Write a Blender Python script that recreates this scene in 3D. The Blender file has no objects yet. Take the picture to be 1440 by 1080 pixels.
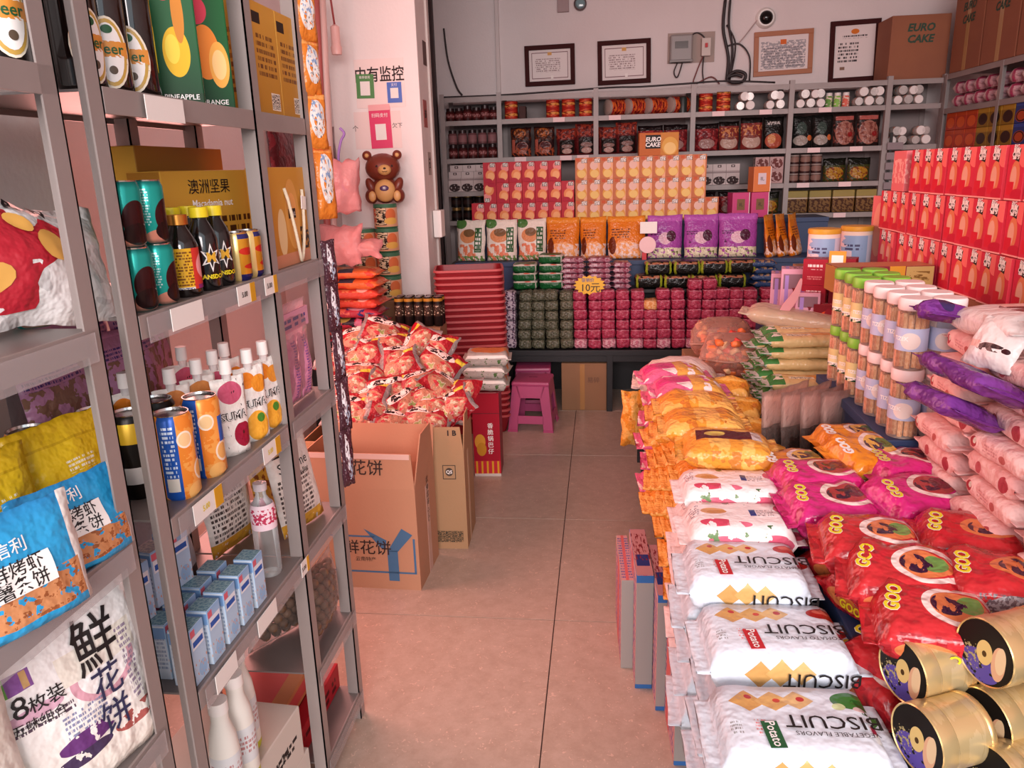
import bpy, bmesh, math, random
from mathutils import Vector, Matrix, Euler, noise as mnoise

# ------------------------------------------------------------------ camera
FPX = 1090.4
CAM = Vector((0, 0, 1.506))
def _basis(p, y, r):
    p, y, r = map(math.radians, (p, y, r))
    f = Vector((-math.sin(y)*math.cos(p), math.cos(y)*math.cos(p), -math.sin(p)))
    rt = Vector((math.cos(y), math.sin(y), 0)); up = rt.cross(f)
    return math.cos(r)*rt+math.sin(r)*up, -math.sin(r)*rt+math.cos(r)*up, f
CR, CU, CF = _basis(15.48, 6.79, -1.717)
scn = bpy.context.scene
COL = scn.collection
_c = bpy.data.cameras.new('camera'); _c.sensor_width = 36; _c.sensor_fit = 'HORIZONTAL'; _c.lens = FPX/1440*36
_c.clip_start = .02
_co = bpy.data.objects.new('camera', _c); COL.objects.link(_co)
_m = Matrix((CR, CU, -CF)).transposed().to_4x4(); _m.translation = CAM; _co.matrix_world = _m
scn.camera = _co
def ray(px, py): return CF+CR*((px-720)/FPX)-CU*((py-540)/FPX)
def Zp(px, py, z): d = ray(px, py); return CAM+d*((z-CAM.z)/d.z)     # pixel -> point at height z
def Yp(px, py, y): d = ray(px, py); return CAM+d*(y/d.y)             # pixel -> point on a wall y = const
def Xp(px, py, x): d = ray(px, py); return CAM+d*(x/d.x)             # pixel -> point on a wall x = const

# ------------------------------------------------------------------ world and light
_w = bpy.data.worlds.new('sky'); scn.world = _w; _w.use_nodes = True
bg = _w.node_tree.nodes['Background']; bg.inputs[0].default_value = (.80, .87, 1, 1); bg.inputs[1].default_value = .28
def area(name, loc, target, sx, sy, power, col, spread=180):
    l = bpy.data.lights.new(name, 'AREA'); l.shape = 'RECTANGLE'; l.size = sx; l.size_y = sy; l.energy = power; l.color = col
    l.spread = math.radians(spread)
    o = bpy.data.objects.new(name, l); COL.objects.link(o); o.location = loc
    o.rotation_euler = (Vector(target)-Vector(loc)).to_track_quat('-Z', 'Y').to_euler(); return o
# daylight of the open shop front behind the camera, the street further out, and the red-curtained side door in the left wall
area('daylight_shopfront', (.25, -.75, 2.0), (.1, 1.6, .7), 3.0, 1.5, 19, (.84, .93, 1))
area('street_daylight', (.4, -5.2, 2.9), (.0, 4.0, 1.2), 5.0, 2.0, 500, (1, .86, .84))
area('red_curtain_door', (-1.49, 2.75, 1.3), (.0, 2.75, 1.25), 1.35, 2.4, 50, (1, .40, .35))
scn.view_settings.view_transform = 'Standard'; scn.view_settings.look = 'None'
scn.view_settings.gamma = 1; scn.view_settings.use_curve_mapping = False
scn.view_settings.exposure = .3

# ------------------------------------------------------------------ helpers
def lin(h):
    if not isinstance(h, str): return tuple(h)
    h = h.lstrip('#'); o = []
    for i in (0, 2, 4):
        c = int(h[i:i+2], 16)/255; o.append(c/12.92 if c <= .04045 else ((c+.055)/1.055)**2.4)
    return (*o, 1)
MATS = {}
class NT:
    def __init__(s, name):
        s.m = bpy.data.materials.new(name); s.m.use_nodes = True; s.t = s.m.node_tree; s.n = s.t.nodes; s.b = s.n['Principled BSDF']
    def new(s, ty, **k):
        n = s.n.new(ty)
        for a, v in k.items(): setattr(n, a, v)
        return n
    def ln(s, a, b): s.t.links.new(a, b)
    def math(s, op, a, b=None):
        n = s.new('ShaderNodeMath', operation=op)
        for i, v in enumerate((a, b)):
            if v is None: continue
            if isinstance(v, (int, float)): n.inputs[i].default_value = v
            else: s.ln(v, n.inputs[i])
        return n.outputs[0]
    def mix(s, f, a, b):
        n = s.new('ShaderNodeMix', data_type='RGBA')
        for i, v in ((0, f), (6, a), (7, b)):
            if isinstance(v, (int, float)): n.inputs[i].default_value = v
            elif isinstance(v, tuple): n.inputs[i].default_value = v
            else: s.ln(v, n.inputs[i])
        return n.outputs[2]
def bumpy(s, scale, dist, co='Object', strength=.6, detail=2.0):
    tc = s.new('ShaderNodeTexCoord'); nz = s.new('ShaderNodeTexNoise'); nz.inputs['Scale'].default_value = scale; nz.inputs['Detail'].default_value = detail
    s.ln(tc.outputs[co], nz.inputs['Vector']); bp = s.new('ShaderNodeBump'); bp.inputs['Strength'].default_value = strength; bp.inputs['Distance'].default_value = dist
    s.ln(nz.outputs[0], bp.inputs['Height']); s.ln(bp.outputs[0], s.b.inputs['Normal'])
def M(name, col='808080', rough=.5, metal=0, bump=None, var=None, spec=.5, coat=0, trans=0, alpha=1, emit=None):
    if name in MATS: return MATS[name]
    s = NT(name); b = s.b; b.inputs['Base Color'].default_value = lin(col); b.inputs['Roughness'].default_value = rough
    b.inputs['Metallic'].default_value = metal; b.inputs['Specular IOR Level'].default_value = spec
    b.inputs['Coat Weight'].default_value = coat; b.inputs['Coat Roughness'].default_value = .08
    b.inputs['Transmission Weight'].default_value = trans; b.inputs['Alpha'].default_value = alpha
    if var:                                   # (second colour, scale, sharpness)
        c2, sc, amt = var
        tc = s.new('ShaderNodeTexCoord'); nz = s.new('ShaderNodeTexNoise'); nz.inputs['Scale'].default_value = sc; nz.inputs['Detail'].default_value = 5
        s.ln(tc.outputs['Object'], nz.inputs['Vector'])
        mr = s.new('ShaderNodeMapRange'); mr.inputs[1].default_value = .5-amt; mr.inputs[2].default_value = .5+amt; s.ln(nz.outputs[0], mr.inputs[0])
        s.ln(s.mix(mr.outputs[0], lin(col), lin(c2)), b.inputs['Base Color'])
    if bump: bumpy(s, *bump)
    if emit: b.inputs['Emission Color'].default_value = lin(col); b.inputs['Emission Strength'].default_value = emit
    MATS[name] = s.m; return s.m
def P(name, base, layers=(), rough=.35, bump=None, metal=0, spec=.3, alpha=1, coat=0):
    """printed packaging: flat print laid out on the UV square of the pack
    ('e',cx,cy,rx,ry,col,rot) ellipse  ('r',...) rectangle  ('d',...) diamond  ('t',cx,cy,rx,ry,col,rows) lines of small print
    ('n',cx,cy,rx,ry,col,scale,thr) mottled rectangle  ('b',...) mottled ellipse  ('o',cx,cy,rx,ry,col,rot) ring  ('g',v0,v1,col) blend up the pack"""
    if name in MATS: return MATS[name]
    if bump is None and not metal: rough, spec = max(rough, .42), min(spec, .14)      # printed card is duller than film
    s = NT(name); b = s.b; b.inputs['Roughness'].default_value = rough; b.inputs['Metallic'].default_value = metal
    b.inputs['Specular IOR Level'].default_value = spec; b.inputs['Alpha'].default_value = alpha; b.inputs['Coat Weight'].default_value = coat
    uv = s.new('ShaderNodeTexCoord').outputs['UV']; cur = lin(base)
    for L in layers:
        k = L[0]
        if k == 'g':
            sx = s.new('ShaderNodeSeparateXYZ'); s.ln(uv, sx.inputs[0]); mr = s.new('ShaderNodeMapRange'); mr.inputs[1].default_value = L[1]; mr.inputs[2].default_value = L[2]
            s.ln(sx.outputs[1], mr.inputs[0]); cur = s.mix(mr.outputs[0], cur, lin(L[3])); continue
        _, cx, cy, rx, ry, col = L[:6]
        rot = L[6] if k in 'ero' and len(L) > 6 else 0
        mp = s.new('ShaderNodeMapping', vector_type='TEXTURE'); s.ln(uv, mp.inputs[0])
        mp.inputs[1].default_value = (cx, cy, 0); mp.inputs[2].default_value = (0, 0, math.radians(rot)); mp.inputs[3].default_value = (rx, ry, 1)
        if k in 'ebo':
            vm = s.new('ShaderNodeVectorMath', operation='LENGTH')
            v2 = s.new('ShaderNodeVectorMath', operation='MULTIPLY'); s.ln(mp.outputs[0], v2.inputs[0]); v2.inputs[1].default_value = (1, 1, 0)
            s.ln(v2.outputs[0], vm.inputs[0]); f = s.math('LESS_THAN', vm.outputs['Value'], 1.0)
            if k == 'o': f = s.math('MULTIPLY', f, s.math('GREATER_THAN', vm.outputs['Value'], .78))
        else:
            ab = s.new('ShaderNodeVectorMath', operation='ABSOLUTE'); s.ln(mp.outputs[0], ab.inputs[0]); sx = s.new('ShaderNodeSeparateXYZ'); s.ln(ab.outputs[0], sx.inputs[0])
            f = s.math('LESS_THAN', s.math('ADD' if k == 'd' else 'MAXIMUM', sx.outputs[0], sx.outputs[1]), 1.0)
        if k in 'nb':
            nz = s.new('ShaderNodeTexNoise'); nz.inputs['Scale'].default_value = L[6]; nz.inputs['Detail'].default_value = 3; s.ln(uv, nz.inputs['Vector'])
            f = s.math('MULTIPLY', f, s.math('GREATER_THAN', nz.outputs[0], L[7]))
        if k == 't':
            rows = L[6]; sp = s.new('ShaderNodeSeparateXYZ'); s.ln(mp.outputs[0], sp.inputs[0])
            vv = s.math('MULTIPLY', sp.outputs[1], rows/2); fr = s.math('FRACT', s.math('ADD', vv, 50)); on = s.math('LESS_THAN', fr, .58)
            cb = s.new('ShaderNodeCombineXYZ'); s.ln(s.math('MULTIPLY', sp.outputs[0], 5*max(.3, rx*rows/ry/6)), cb.inputs[0]); s.ln(s.math('MULTIPLY', s.math('FLOOR', vv), 7.3), cb.inputs[1])
            nz = s.new('ShaderNodeTexNoise'); nz.inputs['Scale'].default_value = 1.6; nz.inputs['Detail'].default_value = 1; s.ln(cb.outputs[0], nz.inputs['Vector'])
            f = s.math('MULTIPLY', s.math('MULTIPLY', f, on), s.math('GREATER_THAN', nz.outputs[0], .47))
        cur = s.mix(f, cur, lin(col))
    if isinstance(cur, tuple): b.inputs['Base Color'].default_value = cur
    else: s.ln(cur, b.inputs['Base Color'])
    if bump: bumpy(s, *bump)
    MATS[name] = s.m; return s.m
FOIL = (45, .012)
def clear(name, tint='ffffff', a=.12, rough=.08):
    if name in MATS: return MATS[name]
    s = NT(name); s.b.inputs['Base Color'].default_value = lin(tint); s.b.inputs['Roughness'].default_value = rough
    tr = s.new('ShaderNodeBsdfTransparent'); mx = s.new('ShaderNodeMixShader'); lw = s.new('ShaderNodeFresnel'); lw.inputs[0].default_value = 1.5
    fac = s.math('ADD', s.math('MULTIPLY', lw.outputs[0], .8), a)
    s.ln(fac, mx.inputs[0]); s.ln(tr.outputs[0], mx.inputs[1]); s.ln(s.b.outputs[0], mx.inputs[2]); s.ln(mx.outputs[0], s.n['Material Output'].inputs[0])
    bumpy(s, 40, .01); MATS[name] = s.m; return s.m

MESH = {}
def memo(fn):
    def g(*a, **k):
        key = (fn.__name__, repr(a), repr(sorted(k.items())))
        if key not in MESH: MESH[key] = fn(*a, **k)
        return MESH[key]
    return g
def mesh_of(vs, fs, mats, name='m', uvs=None, mi=None, smooth=True, flat=()):
    me = bpy.data.meshes.new(name); me.from_pydata([tuple(v) for v in vs], [], fs)
    for m in (mats if isinstance(mats, (list, tuple)) else [mats]): me.materials.append(m)
    if uvs:
        ul = me.uv_layers.new(name='UVMap')
        for p in me.polygons:
            for li, vi in zip(p.loop_indices, p.vertices):
                ul.data[li].uv = uvs[p.index][p.loop_indices.index(li)] if isinstance(uvs, dict) or isinstance(uvs[0], list) else uvs[vi]
    for i, p in enumerate(me.polygons):
        p.use_smooth = smooth
        if mi: p.material_index = mi[i]
    me.update(); return me
@memo
def box(w, d, h, mats, bev=0, org='b'):
    """box on its base (org 'b') or centred ('c'); faces order: front(-y), right, back, left, top, bottom"""
    x, y = w/2, d/2; z0, z1 = (0, h) if org == 'b' else (-h/2, h/2)
    vs = [(-x, -y, z0), (x, -y, z0), (x, y, z0), (-x, y, z0), (-x, -y, z1), (x, -y, z1), (x, y, z1), (-x, y, z1)]
    fs = [(0, 1, 5, 4), (1, 2, 6, 5), (2, 3, 7, 6), (3, 0, 4, 7), (4, 5, 6, 7), (3, 2, 1, 0)]
    q = [(0, 0), (1, 0), (1, 1), (0, 1)]
    mats = list(mats) if isinstance(mats, (list, tuple)) else [mats]
    mi = [min(i, len(mats)-1) if len(mats) > 1 else 0 for i in range(6)]
    if len(mats) == 2: mi = [0, 1, 0, 1, 1, 1]
    if len(mats) == 3: mi = [0, 1, 0, 1, 2, 2]
    me = mesh_of(vs, fs, mats, 'box', [list(q) for _ in fs], mi, smooth=False)
    if bev:
        bm = bmesh.new(); bm.from_mesh(me); bmesh.ops.bevel(bm, geom=bm.edges[:], offset=bev, segments=2, affect='EDGES', profile=.6); bm.to_mesh(me); bm.free()
    return me
@memo
def lathe(prof, mats, seg=20, idx=None, smooth=True):
    """prof [(r,z)...] bottom to top; idx = material index for each band"""
    vs, fs, uvs, mi = [], [], [], []
    h = max(z for r, z in prof) or 1; n = len(prof)
    for i in range(seg+1):
        a = 2*math.pi*i/seg-math.pi/2
        for r, z in prof: vs.append((r*math.cos(a), r*math.sin(a), z)); uvs.append((((i/seg)+.5) % 1 if 0 < i < seg else (.5 if i == 0 else .5), z/h))
    fu = []
    for i in range(seg):
        for j in range(n-1):
            fs.append((i*n+j, (i+1)*n+j, (i+1)*n+j+1, i*n+j+1)); mi.append(idx[j] if idx else 0)
            u0, u1 = i/seg+.5, (i+1)/seg+.5
            if u0 >= 1: u0 -= 1; u1 -= 1
            fu.append([(u0, prof[j][1]/h), (u1, prof[j][1]/h), (u1, prof[j+1][1]/h), (u0, prof[j+1][1]/h)])
    me = mesh_of(vs, fs, mats, 'lathe', fu, mi, smooth)
    bm = bmesh.new(); bm.from_mesh(me); bmesh.ops.remove_doubles(bm, verts=bm.verts, dist=1e-5); bm.to_mesh(me); bm.free()
    if smooth:
        for e in me.edges: pass
        me.set_sharp_from_angle(angle=math.radians(40))
    return me
SURF = {}
@memo
def pouch(w, h, t, mats, seed=0, nu=12, nv=14, stand=False, wr=.006, seal=.06, sag=0, bottomw=1.0):
    """film bag standing on its bottom edge, front towards -y; mats (front, back)"""
    rnd = random.Random(seed); ox, oy = rnd.uniform(0, 50), rnd.uniform(0, 50)
    def g(v):
        if stand: vv = v; return max(0, min(1, (1-seal-v)/(1-seal)))**.62*(1 if v > .06 else .72+.28*v/.06)
        q = (v-seal)/(1-2*seal); q = max(0, min(1, q)); return max(0, 1-abs(2*q-1)**2.4)**.62
    def bulge(u, v): return max(0, 1-abs(u)**2.3)**.65*g(v)
    def wn(u, v, k): return mnoise.noise(Vector((u*2.1+ox, v*3.2+oy, k)))*wr+mnoise.noise(Vector((u*5+ox, v*7+oy, k+9)))*wr*.5
    def surf(x, z):
        v = max(0, min(1, z/h)); u = max(-1, min(1, x/(w/2))); return -t/2*bulge(u, v)+wn(u, v, 0)*min(1, 4*(1-abs(u)))-sag*(v-.5)**2
    vs, uvs = [], []
    for side in (0, 1):
        for j in range(nv+1):
            for i in range(nu+1):
                u = -1+2*i/nu; v = j/nv; e = min(1, 4*(1-abs(u)))
                ww = w/2*(1-.05*g(v))*(bottomw+(1-bottomw)*v)
                y = (-t/2*bulge(u, v)+wn(u, v, 0)*e) if side == 0 else (t/2*bulge(u, v)+wn(u, v, 0)*e+.0008)
                zz = v*h-(.012*h*(1-abs(u))*g(.5) if j == nv else 0)+wn(u, v, 5)*(1 if j in (0, nv) else .5)*(0 if stand and j == 0 else 1)
                vs.append((u*ww+wn(u, v, 3)*(1 if abs(u) == 1 else .2), y-sag*(v-.5)**2, max(0, zz) if stand else zz)); uvs.append((i/nu, v))
    n = (nu+1)*(nv+1); fs, mi, fu = [], [], []
    for side in (0, 1):
        for j in range(nv):
            for i in range(nu):
                a = side*n+j*(nu+1)+i; q = (a, a+1, a+nu+2, a+nu+1)
                if side: q = q[::-1]
                fs.append(q); mi.append(side if isinstance(mats, (list, tuple)) and len(mats) > 1 else 0); fu.append([uvs[k] for k in q])
    for i in range(nu):
        for j, fl in ((0, 0), (nv, 1)):
            a = j*(nu+1)+i; q = (a, a+n, a+n+1, a+1) if not fl else (a+1, a+n+1, a+n, a)
            fs.append(q); mi.append(0); fu.append([uvs[k] for k in q])
    for j in range(nv):
        for i, fl in ((0, 0), (nu, 1)):
            a = j*(nu+1)+i; b2 = a+nu+1; q = (a, b2, b2+n, a+n) if not fl else (a+n, b2+n, b2, a)
            fs.append(q); mi.append(0); fu.append([uvs[k] for k in q])
    me = mesh_of(vs, fs, mats, 'pouch', fu, mi)
    def grid(x, z):
        v = max(0, min(.9999, z/h)); j = int(v*nv); fv = v*nv-j; ys = []
        for jj in (j, j+1):
            row = vs[jj*(nu+1):(jj+1)*(nu+1)]
            if x <= row[0][0]: ys.append(row[0][1]); continue
            if x >= row[-1][0]: ys.append(row[-1][1]); continue
            for i in range(nu):
                if row[i][0] <= x <= row[i+1][0]:
                    q = (x-row[i][0])/max(1e-9, row[i+1][0]-row[i][0]); ys.append(row[i][1]*(1-q)+row[i+1][1]*q); break
            else: ys.append(surf(x, z))
        return ys[0]*(1-fv)+ys[1]*fv
    SURF[me.name] = grid; return me
@memo
def flow(l, d, h, mats, seed=0, fin=.02, wr=.004, nl=16, nc=20, pw=4.0, sq=.55):
    """flow pack lying along x on its base: body of rounded section, flat crimped fin at either end.
    UV: u along the pack, v 0-.25 front side, .25-.5 top, .5-.75 back, .75-1 underside"""
    rnd = random.Random(seed); ox = rnd.uniform(0, 60)
    vs, uvs = [], []
    ts = [0, fin/l*.5, fin/l]+[fin/l+(1-2*fin/l)*(.5-.5*math.cos(math.pi*k/(nl-4)))  for k in range(1, nl-4)]+[1-fin/l, 1-fin/l*.5, 1]
    for k, s in enumerate(ts):
        x = (s-.5)*l; e = min(s, 1-s)*l
        a = 0 if e <= fin*1.001 else min(1, ((e-fin)/(h*sq))**.5)
        hh = max(.0022, h*a); dd = d*(.97 if a < .05 else .90+.10*a)
        for c in range(nc+1):
            ang = math.pi*1.25-2*math.pi*c/nc
            cs, sn = math.cos(ang), math.sin(ang); r = (abs(cs)**pw+abs(sn)**pw)**(-1/pw)
            y, z = r*cs*dd/2, r*sn*hh/2
            wv = mnoise.noise(Vector((s*6+ox, c/nc*5, ox)))*wr+mnoise.noise(Vector((s*14+ox, c/nc*11, 3)))*wr*.6
            if c == nc: wv = mnoise.noise(Vector((s*6+ox, 0, ox)))*wr+mnoise.noise(Vector((s*14+ox, 0, 3)))*wr*.6
            vs.append((x+(mnoise.noise(Vector((c*.9, ox, k)))*.003 if a == 0 else 0), y+cs*wv, max(0, h/2+z+sn*wv))); uvs.append((s, c/nc))
    n = nc+1; fs, fu = [], []
    for k in range(len(ts)-1):
        for c in range(nc):
            q = (k*n+c, k*n+c+1, (k+1)*n+c+1, (k+1)*n+c); fs.append(q); fu.append([uvs[i] for i in q])
    for k in (0, len(ts)-1):
        q = tuple(k*n+c for c in range(nc)); q = q if k else q[::-1]; fs.append(q[::-1]); fu.append([uvs[i] for i in q])
    me = mesh_of(vs, fs, mats, 'flow', fu, None)
    bm = bmesh.new(); bm.from_mesh(me); bmesh.ops.remove_doubles(bm, verts=bm.verts, dist=1e-6); bmesh.ops.recalc_face_normals(bm, faces=bm.faces[:]); bm.to_mesh(me); bm.free()
    return me
def tube_mesh(pts, r, mat, seg=6):
    vs, fs = [], []; pts = [Vector(p) for p in pts]
    for i, p in enumerate(pts):
        t = (pts[min(i+1, len(pts)-1)]-pts[max(i-1, 0)]).normalized(); a = t.orthogonal().normalized(); b = t.cross(a)
        if i and a.dot(pa) < 0: pass
        if i: a = (pa-t*pa.dot(t)).normalized(); b = t.cross(a)
        pa = a
        for k in range(seg): an = 2*math.pi*k/seg; vs.append(p+a*r*math.cos(an)+b*r*math.sin(an))
    for i in range(len(pts)-1):
        for k in range(seg): k2 = (k+1) % seg; fs.append((i*seg+k, i*seg+k2, (i+1)*seg+k2, (i+1)*seg+k))
    fs.append(tuple(range(seg))[::-1]); fs.append(tuple((len(pts)-1)*seg+k for k in range(seg)))
    return mesh_of(vs, fs, mat, 'tube')
def prism(poly, t, mat, smooth=False):
    """outline in x,z extruded along y by t, front at y=0"""
    n = len(poly); vs = [(x, 0, z) for x, z in poly]+[(x, t, z) for x, z in poly]
    fs = [tuple(range(n)), tuple(range(2*n-1, n-1, -1))]+[(i, i+n, (i+1) % n+n, (i+1) % n) for i in range(n)]
    me = mesh_of(vs, fs, mat, 'prism', smooth=smooth)
    bm = bmesh.new(); bm.from_mesh(me); bmesh.ops.recalc_face_normals(bm, faces=bm.faces[:]); bm.to_mesh(me); bm.free(); return me
def multi(parts, mats):
    """several boxes ((cx,cy,cz),(w,d,h),mat) in one mesh"""
    vs, fs, mi = [], [], []
    for c, s, m in parts:
        b = len(vs); x, y, z = (k/2 for k in s)
        for dx, dy, dz in ((-x, -y, -z), (x, -y, -z), (x, y, -z), (-x, y, -z), (-x, -y, z), (x, -y, z), (x, y, z), (-x, y, z)): vs.append((c[0]+dx, c[1]+dy, c[2]+dz))
        for f in ((0, 1, 5, 4), (1, 2, 6, 5), (2, 3, 7, 6), (3, 0, 4, 7), (4, 5, 6, 7), (3, 2, 1, 0)): fs.append(tuple(b+i for i in f)); mi.append(m)
    return mesh_of(vs, fs, mats, 'multi', None, mi, smooth=False)

def put(o, parent=None, loc=(0, 0, 0), rot=(0, 0, 0), scale=None):
    COL.objects.link(o); o.parent = parent; o.location = loc
    if isinstance(rot, Matrix): o.rotation_euler = rot.to_euler()
    else: o.rotation_euler = tuple(math.radians(a) for a in rot)
    if scale: o.scale = scale
    return o
def props(o, label=None, cat=None, group=None, kind=None):
    if label: o['label'] = label
    if cat: o['category'] = cat
    if group: o['group'] = group
    if kind: o['kind'] = kind
    return o
def thing(name, label, cat, loc=(0, 0, 0), rot=(0, 0, 0), group=None):
    return props(put(bpy.data.objects.new(name, None), None, loc, rot), label, cat, group)
def solo(name, me, label, cat, loc=(0, 0, 0), rot=(0, 0, 0), group=None, scale=None):
    return props(put(bpy.data.objects.new(name, me), None, loc, rot, scale), label, cat, group)
def part(name, me, parent, loc=(0, 0, 0), rot=(0, 0, 0), label=None, kind=None):
    return props(put(bpy.data.objects.new(name, me), parent, loc, rot), label, kind=kind)
def struct(name, me, label, loc=(0, 0, 0), rot=(0, 0, 0)):
    return props(put(bpy.data.objects.new(name, me), None, loc, rot), label, kind='structure')
_TXT = {}
def fine_text(key, step):
    k2 = key+(round(step, 2),)
    if k2 not in _TXT:
        bm = bmesh.new(); vs, fs = _TXT[key]; bv = [bm.verts.new(v) for v in vs]
        for f in fs:
            try: bm.faces.new([bv[i] for i in f])
            except ValueError: pass
        bmesh.ops.triangulate(bm, faces=bm.faces[:])
        for _ in range(3):
            es = [e for e in bm.edges if e.calc_length() > step]
            if not es: break
            bmesh.ops.subdivide_edges(bm, edges=es, cuts=1); bmesh.ops.triangulate(bm, faces=bm.faces[:])
        bm.verts.index_update(); _TXT[k2] = ([v.co.copy() for v in bm.verts], [tuple(v.index for v in f.verts) for f in bm.faces]); bm.free()
    return _TXT[k2]
def text_mesh(s, size, mat, bold=0, align='CENTER', surf=None, eps=.0006, ox=0, oz=0, sx=1, trot=0, shear=0):
    """lettering as a thin mesh in the x,z plane facing -y, centred; surf wraps it on a bag"""
    key = (s, bold, align, shear)
    if key not in _TXT:
        c = bpy.data.curves.new('t', 'FONT'); c.body = s; c.size = 1; c.resolution_u = 2; c.align_x = align; c.align_y = 'CENTER'; c.offset = bold; c.shear = shear
        o = bpy.data.objects.new('t', c); COL.objects.link(o); dg = bpy.context.evaluated_depsgraph_get()
        me = bpy.data.meshes.new_from_object(o.evaluated_get(dg)); bpy.data.objects.remove(o)
        _TXT[key] = ([v.co.copy() for v in me.vertices], [tuple(p.vertices) for p in me.polygons]); bpy.data.meshes.remove(me)
    vs, fs = _TXT[key]
    if surf and size > .022: vs, fs = fine_text(key, .012/size)
    cr, sr = math.cos(math.radians(trot)), math.sin(math.radians(trot)); out = []
    for v in vs:
        x, z = v.x*size*sx, v.y*size; x, z = x*cr-z*sr+ox, x*sr+z*cr+oz
        out.append((x, (surf(x, z) if surf else 0)-eps, z))
    return mesh_of(out, fs, mat, 'lettering', smooth=False)
def letters(parent, s, size, mat, loc=(0, 0, 0), rot=(0, 0, 0), **k):
    return part('lettering', text_mesh(s, size, mat, **k), parent, loc, rot)
def patch(parent, name, poly, mat, surf=None, eps=.0004, label=None, loc=(0, 0, 0), rot=(0, 0, 0)):
    """flat printed shape laid on the front of a pack, following its surface: fan around the centre"""
    cx = sum(p[0] for p in poly)/len(poly); cz = sum(p[1] for p in poly)/len(poly); vs = []; rings = 4; n = len(poly)
    vs.append((cx, (surf(cx, cz) if surf else 0)-eps, cz))
    for r in range(1, rings+1):
        for x, z in poly:
            x, z = cx+(x-cx)*r/rings, cz+(z-cz)*r/rings; vs.append((x, (surf(x, z) if surf else 0)-eps, z))
    fs = [(0, 1+(i+1) % n, 1+i)[::-1] for i in range(n)]
    for r in range(rings-1):
        for i in range(n): a, b = 1+r*n+i, 1+r*n+(i+1) % n; fs.append((a, a+n, b+n, b)[::1])
    me = mesh_of(vs, fs, mat, 'patch'); return part(name, me, parent, loc, rot, label)
def oval(cx, cz, rx, rz, n=18, rot=0):
    c, s = math.cos(math.radians(rot)), math.sin(math.radians(rot))
    return [(cx+rx*math.cos(2*math.pi*i/n)*c-rz*math.sin(2*math.pi*i/n)*s, cz+rx*math.cos(2*math.pi*i/n)*s+rz*math.sin(2*math.pi*i/n)*c) for i in range(n)]
def quad(x0, z0, x1, z1, k=3):
    o = []
    for i in range(k): o.append((x0+(x1-x0)*i/k, z0))
    for i in range(k): o.append((x1, z0+(z1-z0)*i/k))
    for i in range(k): o.append((x1-(x1-x0)*i/k, z1))
    for i in range(k): o.append((x0, z1-(z1-z0)*i/k))
    return o
ORD = 'first second third fourth fifth sixth seventh eighth ninth tenth eleventh twelfth thirteenth fourteenth fifteenth sixteenth seventeenth eighteenth nineteenth twentieth'.split()
def rot_to(zdir, xdir):
    """rotation whose local z is zdir and local x is close to xdir"""
    z = Vector(zdir).normalized(); y = z.cross(Vector(xdir)).normalized(); x = y.cross(z); return Matrix((x, y, z)).transposed()
# ------------------------------------------------------------------ the room
def wallmat(name, c1, c2, rough=.75): return M(name, c1, rough, var=(c2, 1.7, .25), bump=(60, .002))
WALL = wallmat('white_plaster', 'e6dedd', 'dcd2d1')
BW = 6.66; XR = 2.86; XL = -1.52; ZC = 3.0
struct('wall_back', box(XR-XL+.4, .1, ZC, WALL), 'pale painted back wall above the steel shelves', ((XR+XL)/2, BW+.05, 0))
struct('wall_right', box(.1, BW+1.2, ZC, WALL), 'pale wall behind the right shelves', (XR+.05, (BW-1.2)/2, 0))
struct('wall_left', box(.1, BW+1.2, ZC, WALL), 'pale grey wall behind the grey racks', (XL-.05, (BW-1.2)/2, 0))
struct('wall_near', box(.05, 2.55, ZC, wallmat('grey_plaster', 'dcdad8', 'd2d0ce')), 'grey wall right behind the nearest rack', (-1.05, .125, 0))
struct('ceiling', box(XR-XL+.2, BW+1.2, .1, WALL), 'white ceiling', ((XR+XL)/2, (BW-1.2)/2, ZC))
pil = M('pillar_paint', 'f6eeeb', .6, var=('efe5e1', 2.2, .3), bump=(50, .002))
struct('wall_pillar', box(.52, .36, ZC, pil, .006), 'white square pillar with stickers and payment cards', (-1.27, 4.53+.18, 0))
struct('trim_1', box(.012, .05, ZC, M('cable_cover', 'd8cfc9', .5)), 'pale cable cover running up the pillar side', (-1.004, 4.80, 0))
# floor tiles, 0.8 m, laid piece by piece on a dark bed
bed = struct('floor', box(XR-XL, BW+1.2, .05, M('tile_joint', '4d3a34', .9)), 'polished beige floor of large square tiles', ((XR+XL)/2, (BW-1.2)/2, -.0545))
def tile_mat(name, a, b_):
    s = NT(name); tc = s.new('ShaderNodeTexCoord'); nz = s.new('ShaderNodeTexNoise'); nz.inputs['Scale'].default_value = 24; nz.inputs['Detail'].default_value = 6; nz.inputs['Roughness'].default_value = .7
    s.ln(tc.outputs['Object'], nz.inputs['Vector']); mr = s.new('ShaderNodeMapRange'); mr.inputs[1].default_value = .35; mr.inputs[2].default_value = .7; s.ln(nz.outputs[0], mr.inputs[0])
    vo = s.new('ShaderNodeTexNoise'); vo.inputs['Scale'].default_value = 60; vo.inputs['Detail'].default_value = 3; vo.inputs['Distortion'].default_value = 1.5; s.ln(tc.outputs['Object'], vo.inputs['Vector'])
    f = s.math('MULTIPLY', s.math('GREATER_THAN', vo.outputs[0], .66), .5)
    s.ln(s.mix(f, s.mix(mr.outputs[0], lin(a), lin(b_)), lin('e8cdb9')), s.b.inputs['Base Color']); s.b.inputs['Roughness'].default_value = .3; s.b.inputs['Specular IOR Level'].default_value = .4
    return s.m
tm = tile_mat('floor_tile', 'b09c8b', 'c0ad9d')
tile = box(.7965, .7965, .012, tm, .0008)
X0, Y0 = -.158, 2.362                       # one crossing of the joints
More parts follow.
